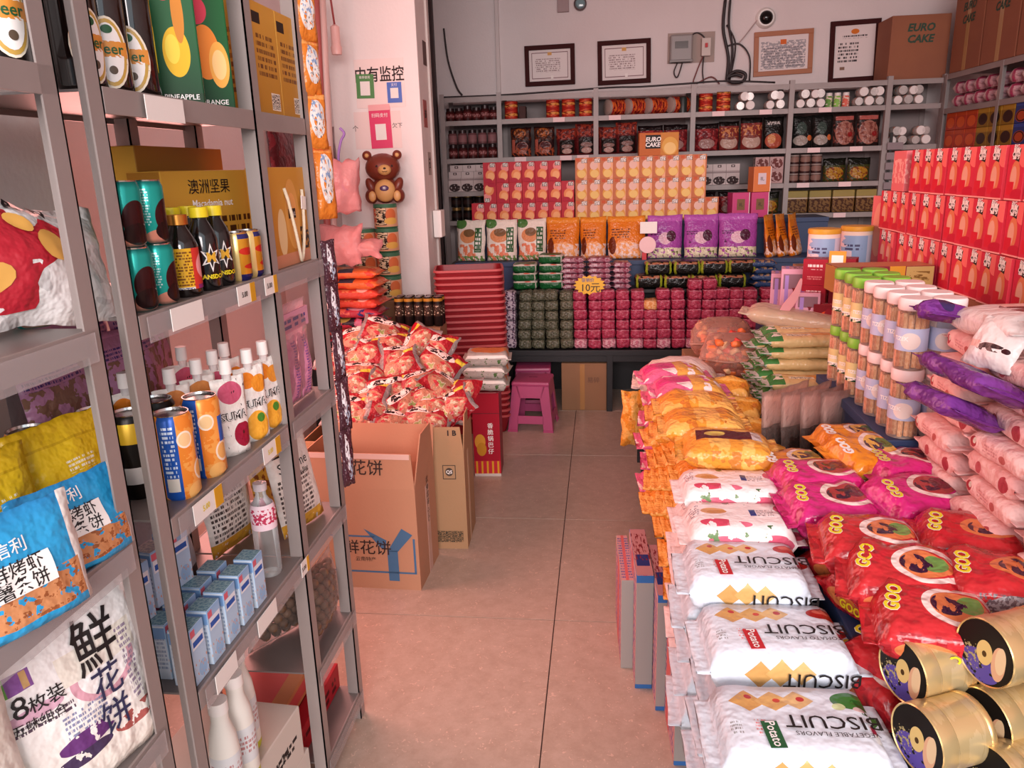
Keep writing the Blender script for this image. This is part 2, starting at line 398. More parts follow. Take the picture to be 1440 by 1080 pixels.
for i in range(-2, 4):
    for j in range(-5, 6):
        cx, cy = X0+.8*(i+.5), Y0+.8*(j+.5)
        x0, x1, y0, y1 = max(cx-.4, XL), min(cx+.4, XR), max(cy-.4, -1.2), min(cy+.4, BW)
        if x1-x0 < .05 or y1-y0 < .05: continue
        full = x1-x0 > .79 and y1-y0 > .79
        me = tile if full else box(round(x1-x0-.0035, 4), round(y1-y0-.0035, 4), .012, tm, .0008)
        part('tile', me, bed, ((x0+x1)/2-(XR+XL)/2, (y0+y1)/2-(BW-1.2)/2, .0545-.012+.0))

# frame of the side door (a red curtain lets the light in)
FRM = M('door_frame', 'b8a8a4', .5); dr = struct('door_1', multi([((0, -.72, 1.3), (.04, .06, 2.6), 0), ((0, .72, 1.3), (.04, .06, 2.6), 0), ((0, 0, 2.57), (.04, 1.38, .06), 0)], [FRM]), 'side door frame in the left wall with a red curtain', (XL+.02, 2.75, 0))
struct('window_1', box(.06, .02, .9, M('pane_blue', '9fb4c4', .15)), 'narrow bluish window pane behind the pillar', (-1.375, 6.5, 1.45))
# ------------------------------------------------------------------ grey racks on the left
STEEL = M('rack_steel', 'a69c98', .45, .2, var=('948a86', 5, .35))
PANEL = M('rack_panel', '77706e', .4, .3, var=('8b8380', 6, .3))
WHITE = M('white_card', 'f2efe9', .6); INK = M('ink_black', '161314', .5); PALE = M('print_white', 'f7f4ef', .5)
GREENINK = M('ink_green', '1c5b33', .5); REDINK = M('ink_red', 'c3202b', .5); BLUEINK = M('ink_blue', '2a4d9c', .5)
GOLDC = M('gold_cap', 'c9863c', .3, .9); YEL = M('cap_yellow', 'e8d420', .35); SILV = M('can_lid', 'c8c8c6', .22, 1.0)
STRIP = M('price_strip', 'c9c2c2', .12, alpha=.3)
def angle_post(h, f=.032, t=.003):            # L angle: one flange along -x, one along +y, corner at the origin
    return multi([((-f/2, t/2, h/2), (f, t, h), 0), ((-t/2, f/2, h/2), (t, f, h), 0)], STEEL)
def angle_post_b(h, f=.032, t=.003):          # mirrored: flange along -x and along -y
    return multi([((-f/2, -t/2, h/2), (f, t, h), 0), ((-t/2, -f/2, h/2), (t, f, h), 0)], STEEL)
XF, XB = -.68, -.98
LV = [1.63, 1.31, .982, .66]
def rack(name, label, y0, y1, levels, posts, tags, group=None):
    """posts [(y, x side, kind)]; tags [(level, y, width, yellow)]"""
    r = thing(name, label, 'rack', ((XF+XB)/2, (y0+y1)/2, 0), group=group); ox, oy = (XF+XB)/2, (y0+y1)/2
    for y, k in posts:
        part('post', angle_post(2.05) if k == 'a' else angle_post_b(2.05), r, (XF-ox, y-oy, 0))
        part('post', angle_post(2.05), r, (XB-ox+.032, y-oy, 0))
    for z in levels:
        L = y1-y0-.004
        s = part('shelf', multi([((0, 0, -.002), (XF-XB-.008, L, .004), 0)]+([((-(XF-XB)/2+.004, 0, -.007), (.004, L, .014), 0)] if y0 > 1 else []), [PANEL]), r, (0, 0, z))
        part('shelf_lip', box(.004, L, .036, STEEL, .0008, 'c'), s, ((XF-XB)/2-.002, 0, -.016))
        if z < 1.5: part('price_strip', box(.0015, L*.94, .04, STRIP, 0, 'c'), s, ((XF-XB)/2+.004, 0, -.022))
    for z, y, wd, c in tags:
        t = part('price_tag', box(.0012, wd, .036, WHITE, 0, 'c'), r, (XF-ox+.006, y-oy, z-.019))
        if c: part('tag_stripe', box(.0006, wd*.28, .036, M('tag_orange', c, .5), 0, 'c'), t, (.001, wd*.36, 0)); part('lettering', text_mesh('5.00', .014, YEL if c == 'e8743c' else INK, .02), t, (.0012, -.01, 0), (0, 0, 90))
    return r
rack('steel_rack', 'nearest grey steel rack at the left picture edge holding snack bags', .42, .972, [1.645, 1.313, 1.0, .68], [(.972, 'b'), (.45, 'b')], [])
r1 = rack('steel_rack', 'grey steel rack of drinks beside the aisle with white price tags', 1.062, 1.548, LV, [(1.062, 'b')],
     [(LV[0], 1.21, .11, None), (LV[1], 1.19, .1, None), (LV[1], 1.41, .075, 'd8a21e'), (LV[1], 1.525, .06, 'd8a21e'), (LV[2], 1.17, .1, 'e8743c'), (LV[2], 1.44, .085, 'e8743c'), (LV[3], 1.15, .08, None), (LV[3], 1.33, .09, None), (LV[3], 1.54, .045, 'd8a21e')])
r2 = rack('steel_rack', 'narrow grey end rack with hanging candy strips facing the aisle', 1.552, 1.855, LV+[.345, .085], [(1.552, 'a'), (1.823, 'a')], [])
AX = 90                                        # turned to face the aisle

# --- bottles, cans
GLASSD = M('dark_glass', '140b09', .08, coat=.6); GLASSB = M('black_bottle', '0c0b0c', .15, coat=.5)
def cyl(R): return lambda x, z: -math.sqrt(max(1e-8, R*R-min(abs(x), R*.999)**2))
GOLDL = M('label_gold', 'c9a24a', .4); CREAM = M('label_cream', 'f3ead4', .5); ORNG = M('label_orange', 'e0953c', .5)
def beer(x, y, z, rz, label):
    t = thing('beer_bottle', label, 'bottle', (x, y, z), (0, 0, rz), 'dark beer bottles on the top shelf'); R = .0335
    part('glass', lathe([(0, .002), (R-.004, 0), (R, .006), (R, .155), (R*.92, .175), (R*.55, .215), (.0135, .235), (.0135, .265), (0, .266)], GLASSD, 24), t)
    part('cap', lathe([(0, .262), (.0155, .262), (.0155, .274), (.012, .278), (0, .278)], GOLDC, 16), t)
    lb = patch(t, 'front_label', oval(0, .058, .0265, .05, 24), CREAM, cyl(R))
    patch(lb, 'label_rim', oval(0, .058, .0238, .0465, 24), GOLDL, cyl(R), .0008); patch(lb, 'label_field', oval(0, .058, .0198, .041, 24), PALE, cyl(R), .0011)
    patch(lb, 'label_band', quad(-.0255, .052, .0255, .074, 5), ORNG, cyl(R), .0014); part('lettering', text_mesh('Beer', .021, GREENINK, .015, surf=cyl(R), eps=.0018, oz=.0625), lb)
    patch(lb, 'leaf_mark', oval(0, .09, .008, .006), GREENINK, cyl(R), .0018); patch(lb, 'hop_mark', oval(.002, .034, .006, .006), M('hop', '5a4a3a'), cyl(R), .0018)
beer(-.735, .955, 1.645, 62, 'dark beer bottle on the nearest rack, leftmost at the picture edge')
beer(-.735, 1.105, 1.63, 70, 'first dark beer bottle behind the rack post on the top shelf')
beer(-.74, 1.18, 1.63, 42, 'second dark beer bottle on the top shelf with oval label')
beer(-.80, 1.235, 1.63, 45, 'dark beer bottle standing one row back on the top shelf')
beer(-.745, 1.265, 1.63, 20, 'dark beer bottle touching the green pineapple juice carton')
def carton_juice(x, y, rz, fruit, label):
    t = thing('juice_carton', label, 'carton', (x, y, 1.63), (0, 0, rz), 'green juice cartons')
    if fruit == 'p': L = [('g', 0, .5, '1f5f34'), ('e', .5, .36, .3, .17, 'f0c020'), ('e', .62, .62, .13, .2, 'd98a2a'), ('e', .35, .80, .22, .1, 'd63a52'), ('r', .5, .03, 1, .05, '16381f'), ('e', .42, .38, .16, .1, 'f7dc4a')]
    else: L = [('g', 0, .4, '175a2b'), ('e', .42, .42, .34, .2, 'ee8a2c'), ('e', .72, .33, .24, .17, 'f6b04c'), ('e', .72, .33, .17, .11, 'fbd08a'), ('e', .3, .72, .25, .1, 'd63a52'), ('r', .1, .5, .05, 1, 'a8e0b8')]
    fr = P('juice_front_'+fruit, '123d22', L, .3); sd = P('juice_side', '0f3a1f', [('t', .5, .62, .4, .22, 'b9c9b9', 9), ('r', .5, .12, .42, .1, '9db5a0'), ('n', .5, .12, .4, .1, '1c3a26', 40, .5), ('r', .5, .3, .3, .04, '2c6b3e')], .3)
    part('body', box(.072, .072, .235, [fr, sd, fr, sd, sd, sd], .002), t)
    letters(t, 'PINEAPPLE' if fruit == 'p' else 'ORANGE', .012, PALE, (0, -.0375, .012), bold=.01)
    if fruit == 'o': letters(t, 'JOOY', .03, YEL, (.005, -.0375, .2), bold=.03)
carton_juice(-.735, 1.385, 26, 'p', 'green juice carton printed with a yellow pineapple')
carton_juice(-.735, 1.497, 30, 'o', 'green juice carton printed with a cut orange')
NUT = P('nut_box_front', 'b5822e', [('g', .1, .9, 'cf9a3c'), ('r', .2, .86, .16, .05, '2a1c14'), ('t', .5, .55, .38, .2, '6a3c1a', 6), ('r', .72, .13, .18, .08, 'e8e0d0'), ('n', .72, .13, .17, .07, '2a1c14', 60, .5)], .35)
NUTS = P('nut_box_side', 'b9842e', [('g', 0, 1, 'cda044'), ('t', .5, .5, .38, .3, '7a4a1e', 8)], .35)
for i, (y, lb) in enumerate(((1.665, 'tall golden nut carton with barcode on the top shelf, nearer one'), (1.79, 'tall golden nut carton with barcode on the top shelf, farther one'))):
    t = solo('nut_carton', box(.122, .09, .215, [NUT, NUTS], .002), lb, 'carton', (-.735, y, 1.63), (0, 0, AX), 'golden nut cartons')
# --- second shelf
TEAL = P('teal_can', '1fa094', [('g', .9, 1, '0d6b66'), ('e', .56, .42, .14, .3, '3a1616'), ('r', .62, .3, .12, .05, 'f2f2ee'), ('n', .62, .3, .12, .05, '2a1616', 30, .5), ('e', .50, .1, .2, .14, 'd8907a'), ('e', .56, .2, .15, .17, '2a1616'), ('t', .3, .6, .08, .3, 'bfe0dc', 14), ('g', .08, .0, '0d4f4c')], .25, metal=.4)
def can(x, y, z, R, h, m, label, cat='can', rz=60, group=None, ring=None):
    t = thing('drink_can', label, cat, (x, y, z), (0, 0, rz), group)
    part('body', lathe([(0, .003), (R*.8, 0), (R, .008), (R, h-.01), (R*.88, h-.002)], m, 24), t)
    part('lid', lathe([(R*.88, h-.002), (R*.9, h), (R*.84, h), (R*.8, h-.004), (0, h-.004)], SILV, 24), t)
    return t
for j in range(2):
    for i in range(2):
        can(-.714-.002*j, 1.128+.064*i-.002*j, 1.31+.0985*j, .0262, .098, TEAL, 'teal coffee can, %s row, %s of the two' % (('bottom', 'top')[j], ('nearer', 'farther')[i]), rz=50+30*i, group='stacked teal cans')
can(-.79, .99, 1.313, .0262, .098, TEAL, 'teal coffee can behind the white potato chip bag')
def tonic(x, y, z, h, R, glass, cap, label, lm=None, grp=None, star=False):
    t = thing('tonic_bottle', label, 'bottle', (x, y, z), (0, 0, 55), grp)
    part('glass', lathe([(0, .002), (R-.003, 0), (R, .005), (R, h*.62), (R*.85, h*.72), (R*.5, h*.85), (R*.46, h*.9), (0, h*.9)], glass, 22), t)
    part('cap', lathe([(0, h*.88), (R*.62, h*.88), (R*.62, h), (0, h)], cap, 18), t)
    if lm: part('label_wrap', lathe([(R+.0005, h*.1), (R+.0005, h*.6)], lm, 22), t)
    if star:
        pts = [((.019 if k % 2 == 0 else .009)*math.sin(k*math.pi/6)*(1 if k % 2 else 1), h*.40+(.026 if k % 2 == 0 else .011)*math.cos(k*math.pi/6)) for k in range(12)][::-1]
        s = patch(t, 'star_mark', pts, PALE, cyl(R), .0006); patch(s, 'star_field', [(x*.72, h*.40+(zz-h*.40)*.72) for x, zz in pts], INK, cyl(R), .001)
        part('lettering', text_mesh('M', .024, M('m_gold', 'd8a52a'), .03, surf=cyl(R), eps=.0015, oz=h*.40), t); part('lettering', text_mesh('MANSDOM', .0105, YEL, .04, surf=cyl(R), eps=.001, oz=h*.17), t)
TL = P('tonic_label', 'd9a62a', [('r', .66, .5, .14, .5, 'c8382e'), ('e', .66, .62, .1, .25, 'e89a9a'), ('t', .42, .6, .1, .36, '7a4a1a', 12), ('r', .42, .14, .1, .07, 'e8e4d8'), ('n', .42, .14, .09, .06, '223a7a', 60, .5), ('r', .66, .2, .1, .05, '8a2a6a')], .4)
tonic(-.716, 1.272, 1.31, .138, .0275, GLASSD, GOLDC, 'small brown tonic bottle with gold cap and yellow label', TL)
for i, (x, y, lb) in enumerate(((-.715, 1.345, 'black bottle with yellow cap next to the brown tonic bottle'), (-.717, 1.402, 'black bottle with yellow cap next to the gold cans'), (-.775, 1.36, 'black yellow-capped bottle in the back row, middle'), (-.775, 1.42, 'black yellow-capped bottle in the back row, farthest'), (-.775, 1.30, 'black yellow-capped bottle behind the gold-capped one'))):
    tonic(x, y, 1.31, .147, .0265, GLASSB, YEL, lb, None, 'black yellow-capped bottles', True)
GOLDCAN = P('gold_can', 'd69a2c', [('g', .0, .18, 'd69a2c'), ('r', .5, .02, 1, .12, '2a2a6a'), ('r', .6, .93, .3, .05, '3a3a7a'), ('e', .55, .62, .12, .08, 'd63a2a'), ('e', .62, .3, .14, .06, 'd63a2a'), ('r', .38, .5, .05, .5, 'f0d28a')], .25, metal=.5)
can(-.712, 1.468, 1.31, .0262, .094, GOLDCAN, 'gold energy drink can with red print, nearer of two', group='gold cans')
can(-.712, 1.522, 1.31, .0262, .094, GOLDCAN, 'gold energy drink can with red print, beside the rack post', group='gold cans', rz=80)
GB = P('gift_box_front', 'c08a30', [('g', .0, .9, 'd0a03e'), ('t', .5, .5, .42, .1, '4a2a14', 2), ('t', .55, .2, .4, .16, '4a2a14', 4)], .4)
GBD = P('gift_box_plain', '8a5a1e', [('g', 0, .9, 'a9762a'), ('e', .3, .45, .2, .2, '7a3a1a'), ('r', .32, .2, .2, .05, '2a1a14')], .4)
t = thing('gift_box', 'golden macadamia gift carton with printed Chinese title behind the gold cans', 'gift box', (-.845, 1.61, 1.31), (0, 0, AX-14))
part('body', box(.30, .085, .212, [GB, GBD], .002), t); tt = letters(t, '澳洲坚果', .031, INK, (-.02, -.0432, .178), bold=.006)
letters(t, 'Macadamia nut', .02, PALE, (-.015, -.0432, .146), bold=.015)
t = thing('gift_box', 'dark golden gift carton at the back of the second shelf', 'gift box', (-.935, 1.66, 1.31), (0, 0, AX))
part('body', box(.36, .07, .262, [GBD, GB], .002), t)
letters(t, '坚果', .03, PALE, (-.09, -.0358, .05))
t = thing('gift_box', 'golden gift box with white rope handle beside the aisle', 'gift box', (-.722, 1.74, 1.31), (0, 0, AX))
GBR = P('gift_box_rope', 'bd7e2e', [('g', .1, .95, 'cc9438'), ('e', .2, .35, .1, .24, 'e0c490'), ('e', .48, .52, .17, .36, 'd9a050'), ('e', .48, .6, .1, .14, 'e8a860'), ('r', .5, .06, 1, .07, 'c98a6a'), ('n', .78, .26, .14, .12, '2a1614', 18, .5), ('r', .47, .53, .09, .05, '2a1a14')], .35)
part('body', box(.235, .05, .215, [GBR, GBD], .002), t); letters(t, 'TMALL', .012, PALE, (-.008, -.0258, .113))
pts = [(-.045, -.027, .17)]+[(-.045+.055*(k/10)+.0*k, -.03-.006*math.sin(k/10*3.1), .17-.165*math.sin(k/10*math.pi/2)) for k in range(1, 11)]
pts += [(.01+.042*math.sin(k/8*math.pi/2), -.03, .005+.16*(k/8)**1.6) for k in range(1, 9)]
part('rope_handle', tube_mesh(pts, .0038, M('rope', 'e8dcc0', .8, bump=(300, .004))), t); part('rope_tag', box(.026, .002, .03, WHITE, 0, 'c'), t, (.05, -.032, .135), (0, 8, 0))
# --- third shelf
OC = P('orange_can', 'ee8d33', [('n', .5, .5, .5, .5, 'f5a952', 6, .5), ('r', .36, .5, .075, .5, '1f56b0'), ('t', .36, .55, .05, .36, 'cfe0f5', 14), ('e', .50, .72, .07, .1, 'fbd49a'), ('o', .50, .72, .07, .1, 'fff0d8'), ('e', .63, .32, .08, .13, 'f8c070'), ('o', .63, .32, .08, .13, 'fff0d8'), ('r', .66, .6, .05, .16, '2a66c4'), ('e', .56, .08, .09, .11, 'f8c070'), ('r', .36, .2, .05, .08, 'e8e4d8')], .28, metal=.2)
BC = P('black_can', '15120f', [('r', .5, .8, .3, .12, 'c9a52a'), ('r', .5, .3, .2, .1, 'd8d8d4')], .3, metal=.3)
can(-.716, 1.165, .982, .0325, .15, OC, 'orange soda can with blue band, nearest on the third shelf', group='orange soda cans', rz=62)
can(-.716, 1.262, .982, .0325, .15, OC, 'orange soda can with blue band beside the spout pouches', group='orange soda cans', rz=40)
for i, (x, y) in enumerate(((-.79, 1.165), (-.86, 1.175), (-.788, 1.24))): can(x, y, .982, .0325, .15, BC, 'black soda can behind the orange cans, %s' % ('front left', 'rear', 'front right')[i], group='black soda cans')
can(-.86, 1.02, 1.0, .0325, .15, OC, 'orange soda can behind the yellow snack bag')
def spout(x, y, rz, kind, label):
    t = thing('spout_pouch', label, 'pouch', (x, y, .982), (0, 0, rz), 'white spout pouches')
    if kind == 'o': L = [('e', .35, .82, .26, .11, 'f08c28'), ('e', .75, .75, .28, .12, 'ee9a30'), ('e', .5, .2, .38, .2, 'f2b03a'), ('e', .62, .3, .14, .06, '4a8a2e'), ('r', .5, .52, .48, .09, 'f4f0ea')]
    elif kind == 'r': L = [('e', .5, .8, .36, .14, 'c95a78'), ('e', .7, .25, .3, .16, 'a01a3a'), ('n', .5, .5, .5, .5, '3a2424', 12, .66), ('r', .5, .5, .48, .1, 'f4f0ea')]
    else: L = [('e', .5, .85, .34, .1, 'd08a4a'), ('r', .5, .4, .5, .2, 'e9ece8')]
    m = P('spout_'+kind, 'f3f1ea', L, .3, FOIL); me = pouch(.074, .155, .036, [m, m], 3 if kind == 'o' else 5, stand=True, wr=.002, seal=.02); part('bag', me, t)
    part('neck', lathe([(.0085, .148), (.0085, .166), (0, .166)], clear('neck_plastic', 'ffffff', .4), 12), t); part('cap', lathe([(0, .162), (.0115, .162), (.0108, .19), (0, .19)], PALE, 14), t)
    if kind in 'or': letters(t, 'SUMA', .022, INK, bold=.05, surf=SURF[me.name], oz=.078, eps=.002); letters(t, 'SUMA', .022, PALE, bold=-.005, surf=SURF[me.name], oz=.078, eps=.0032)
spout(-.712, 1.455, 62, 'o', 'white spout pouch printed with oranges, front row nearer')
spout(-.712, 1.53, 70, 'o', 'white spout pouch printed with oranges, front row by the post')
spout(-.716, 1.37, 60, 'r', 'white spout pouch printed with red fruit, beside the orange can')
for i, (x, y, k) in enumerate(((-.79, 1.30, 'w'), (-.775, 1.37, 'w'), (-.78, 1.445, 'r'), (-.79, 1.515, 'o'), (-.86, 1.27, 'o'), (-.865, 1.48, 'r'))): spout(x, y, 60, k, 'capped white spout pouch in the back rows, %s' % ('near one of the second row', 'middle one of the second row', 'third one of the second row', 'last one of the second row', 'near one of the third row', 'far one of the third row')[i])
PUR = P('purple_snack', 'a9799b', [('t', .5, .8, .46, .05, '3a2a6a', 3), ('n', .5, .4, .5, .35, '7a5a4a', 7, .5), ('r', .5, .97, .5, .03, 'c08ab0')], .3, FOIL)
for i, (x, y, z, rx) in enumerate(((-.93, 1.22, .982, -6), (-.925, 1.43, .982, -6), (-.95, 1.30, 1.0, -3), (-.95, 1.5, 1.0, -3))):
    solo('snack_bag', pouch(.2, .25 if i < 2 else .29, .045, [PUR, PUR], i+1), 'dull purple nut bag behind the spout pouches, %s' % ('near front', 'far front', 'near rear', 'far rear')[i], 'snack bag', (x, y, z), (rx, 0, AX), 'purple nut bags')
# three pink sticks in a clear zip bag
t = thing('stick_bag', 'clear zip bag of three pink printed sticks in the end rack', 'snack bag', (-.722, 1.70, .984), (0, 0, AX))
part('film', pouch(.235, .24, .03, clear('film', 'f4dfe6', .06), 4, wr=.003), t)
PK = P('pink_stick', 'd98fb0', [('t', .5, .5, .2, .45, '5a3a9a', 20), ('g', .9, 1, 'f0b8cc')], .3, FOIL)
for i in range(3): part('stick', pouch(.058, .155, .024, [PK, PK], 20+i, nu=8), t, (-.072+.07*i, -.004, .006), (0, 0, 0))
part('header', box(.22, .003, .045, P('pink_header', 'dd9db5', [('t', .5, .5, .42, .3, '4a3a8a', 2)], .35), 0, 'c'), t, (0, -.006, .195))
# --- fourth shelf
MK = P('milk_front', 'b9d6ee', [('g', .5, 1, '8fb8e0'), ('r', .5, .72, .42, .11, 'e8f0f8'), ('r', .5, .70, .36, .05, '2f5fb4'), ('r', .2, .9, .16, .06, 'd86a7a'), ('e', .6, .2, .3, .14, '9cc4e8'), ('n', .5, .2, .5, .18, 'd8a890', 9, .6)], .3)
MS = P('milk_side', 'cfe0ee', [('t', .5, .5, .4, .3, '8fa8c8', 8), ('r', .5, .85, .5, .1, '7aa4d4')], .3); MT = P('milk_top', '5f8ea0', [('n', .5, .5, .5, .5, '88b0b8', 8, .5)], .3)
mk = box(.046, .04, .108, [MK, MS, MT], .0015)
def milk(x, y, z, rz, label):
    t = thing('milk_box', label, 'milk box', (x, y, z), (0, 0, rz), 'small blue milk boxes'); part('body', mk, t); part('straw', tube_mesh([(.0245, .012, .10), (.0245, -.012, .02)], .0025, PALE), t)
for i in range(5): milk(-.712, 1.105+.062*i, .66, AX, 'small blue milk box in the front row, %s from the near post' % ORD[i])
for i in range(4): milk(-.765, 1.12+.062*i, .66, AX, 'small blue milk box in the second row, %s from the near post' % ORD[i])
for i in range(3): milk(-.82, 1.12+.06*i, .66, AX, 'small blue milk box in the rear row under the upper layer, %s' % ORD[i])
for i in range(3): milk(-.80, 1.11+.065*i, .768, AX-10, 'small blue milk box stacked on the upper layer, %s from the near post' % ORD[i])
t = thing('water_bottle', 'empty clear plastic bottle with pink label at the shelf edge', 'bottle', (-.728, 1.475, .66))
pl = clear('pet_plastic', 'eef4f4', .1); part('bottle', lathe([(0, .004), (.024, 0), (.027, .008), (.027, .13), (.022, .165), (.0115, .185), (.0115, .205), (0, .205)], pl, 20), t)
part('cap', lathe([(0, .198), (.0145, .198), (.0145, .214), (0, .214)], clear('cap_plastic', 'f2e6ea', .6), 16), t); part('label_wrap', lathe([(.0275, .112), (.0275, .155), (.0235, .168)], P('bottle_label', 'd86a8a', [('t', .6, .75, .2, .1, 'f8f0f0', 2), ('r', .6, .85, .5, .2, 'f0d8e0'), ('n', .6, .85, .2, .1, 'c03a5a', 20, .5)], .4), 20), t)
SS = P('sesame_front', 'efece4', [('t', .4, .35, .34, .26, '4a4440', 10), ('r', .3, .87, .2, .05, '1a1614'), ('r', .3, .87, .16, .03, 'c8981c'), ('n', .5, .03, .5, .1, 'd8a83a', 8, .4)], .35, FOIL)
for i, (x, y, z, rz, rx) in enumerate(((-.865, 1.60, .662, 80, -8), (-.735, 1.705, .664, 76, -10))):
    t = thing('cake_pack', ('white sesame cake pack with black print behind the water bottle', 'white sesame cake pack with gold ends leaning in the end rack')[i], 'snack bag', (x, y, z), (rx, 0, rz))
    me = pouch(.17, .235, .05, [SS, SS], 8+i, wr=.004); part('bag', me, t); letters(t, 'Sesame', .036, INK, surf=SURF[me.name], oz=.165, ox=-.008, eps=.001); letters(t, 'Lianrong Bing', .017, INK, surf=SURF[me.name], oz=.14, ox=-.005, eps=.001)
solo('snack_bag', pouch(.16, .2, .05, [P('grey_pack', 'a9aeb4', [('r', .75, .15, .18, .1, '2a2a2e')], .4, FOIL)]*2, 31), 'pale grey snack pack lying behind the milk boxes', 'snack bag', (-.88, 1.36, .66), (-8, 0, 80))
GLD = P('gold_window_pack', 'd9a53c', [('n', .5, .5, .5, .5, '8a4a1c', 10, .55), ('r', .5, .96, .5, .05, 'e8b84a')], .3, FOIL)
solo('snack_bag', pouch(.13, .235, .05, [GLD, GLD], 33), 'gold crispy snack bag behind the sesame pack in the end rack', 'snack bag', (-.83, 1.745, .66), (-6, 0, 80))
# bags of whole nuts on the low shelf of the end rack
NUTM = M('nut_shell', '8d6a4e', .55, var=('6e4f3a', 18, .2))
sph = bmesh.new(); bmesh.ops.create_icosphere(sph, subdivisions=2, radius=.0135); NSPH = mesh_of([v.co for v in sph.verts], [tuple(v.index for v in f.verts) for f in sph.faces], NUTM); sph.free()
def nutbag(x, y, z, w, h, t_, rz, seed, label):
    t = thing('nut_bag', label, 'nut bag', (x, y, z), (0, 0, rz), 'clear bags of round nuts'); rnd = random.Random(seed)
    part('film', pouch(w, h, t_, clear('film2', 'ece0d8', .05), seed, wr=.004), t)
    k = 0; nz = int(h*.86/.0235)
    for r in range(nz):
        n = int(w*.86/.0262)
        for c in range(n):
            u = (c+.5)/n*2-1+(.5/n if r % 2 else -.5/n); v = (r+.7)/(nz+.6)
            b = t_/2*max(0, 1-abs(u)**2.3)**.65*max(0, 1-abs(2*v-1)**2.6)**.6
            if b < .012: continue
            for sg in (-1, 1): part('nut', NSPH, t, (u*w*.43, sg*max(0, b-.0135)+rnd.uniform(-.002, .002), .012+v*(h-.03)), (rnd.uniform(0, 90), 0, 0))
nutbag(-.728, 1.735, .348, .2, .2, .075, AX, 1, 'clear bag of round brown nuts facing the aisle on the low shelf, upright')
nutbag(-.83, 1.70, .348, .2, .15, .08, 60, 2, 'clear bag of round brown nuts behind the front bag, between the rack posts')
# --- below: milk bottles, cartons
CARD = M('cardboard', 'a8825f', .8, var=('b58f6b', 5, .3), bump=(90, .001)); CARDW = P('carton_white', 'd6cdc2', [('t', .5, .5, .42, .12, '3a3230', 2)], .7); CARDT = M('carton_top', 'cfc4b8', .75, var=('c2b6aa', 4, .3))
for i, (z, h, y, w, lb) in enumerate(((0, .15, 1.36, .36, 'pale carton with black lettering on the floor under the rack, lower'), (.15, .14, 1.345, .34, 'pale carton with black lettering stacked under the rack, upper'))):
    t = thing('carton', lb, 'carton', (-.845, y, z), (0, 0, AX-4), 'pale cartons under the rack'); part('body', box(w, .24, h, [CARDW, CARDW, CARDT], .003), t); letters(t, '140ml x 24', .035, INK, (.02, -.1206, h*.5), bold=.02)
for i, (x, y) in enumerate(((-.735, 1.205), (-.742, 1.285), (-.775, 1.365))):
    t = thing('milk_bottle', 'white yogurt bottle standing on the cartons, %s from the near post' % ORD[i], 'bottle', (x, y, .291), group='white yogurt bottles')
    part('bottle', lathe([(0, .002), (.027, 0), (.03, .01), (.03, .12), (.026, .165), (.017, .2), (.017, .225), (0, .225)], P('yogurt', 'f0efe6', [('r', .5, .4, .5, .18, 'dfe4e6'), ('t', .6, .42, .2, .1, 'c08a8a', 4), ('r', .5, .04, .5, .05, 'c8cc3a')], .35), 20), t); part('cap', lathe([(0, .22), (.019, .22), (.019, .245), (0, .245)], PALE, 16), t)
solo('carton', box(.3, .2, .075, [P('red_flat_box', 'b02430', [('t', .5, .5, .4, .3, '5a0c14', 2)], .5)]*2, .002), 'flat red box on the low shelf of the end rack', 'carton', (-.845, 1.70, .087), (0, 0, AX))
solo('carton', box(.26, .2, .06, [P('orange_flat_box', 'c98a5a', [('r', .5, .5, .42, .3, 'cf5a5a')], .5)]*2, .002), 'flat orange and pink box on top of the pale cartons', 'carton', (-.885, 1.66, .165), (0, 0, AX))

# --- nearest rack: snack bags
WH = P('chip_bag', 'e9e7e4', [('n', .5, .5, .5, .5, 'd2d0ce', 5, .55)], .3, FOIL)
t = thing('chip_bag', 'white potato chip bag with red panel lying on the nearest rack', 'snack bag', (-.755, .965, 1.318), (-20, 8, 76))
me = pouch(.27, .175, .085, [WH, WH], 12, nu=20, nv=18, wr=.010, seal=.05); part('bag', me, t); sf = SURF[me.name]
CRED = M('chip_red', 'b82434', .35, bump=FOIL); CHIPY = M('chip_yellow', 'dca752', .45)
rp = patch(t, 'red_panel', [(-.13, .012), (-.06, .014), (-.02, .02), (.03, .085), (.05, .125), (.02, .14), (-.03, .158), (-.08, .13), (-.13, .08)], CRED, sf, .003)
patch(rp, 'chip_picture', oval(-.085, .055, .036, .02, 16, 14), CHIPY, sf, .005); patch(rp, 'chip_picture', oval(.012, .1, .02, .024, 16, 30), CHIPY, sf, .005); patch(rp, 'chip_picture', oval(-.022, .133, .011, .018, 14, 40), CHIPY, sf, .005)
for ch, x, z in (('N', .022, .155), ('D', .062, .135), ('R', -.012, .164)): letters(t, ch, .026, INK, surf=sf, ox=x, oz=z, trot=-26, bold=.03, eps=.004)
YB = P('yellow_snack', 'e2bf24', [('r', .5, .8, .5, .012, 'c9a51c'), ('g', .75, 1, 'd4ae1e'), ('t', .62, .55, .16, .06, 'f4f0d8', 3), ('r', .75, .24, .22, .06, 'f4f2ea'), ('n', .75, .24, .2, .05, '2a2620', 22, .5), ('e', .85, .1, .2, .14, 'd9a878'), ('n', .8, .08, .3, .1, 'b06a3a', 14, .5)], .25, FOIL)
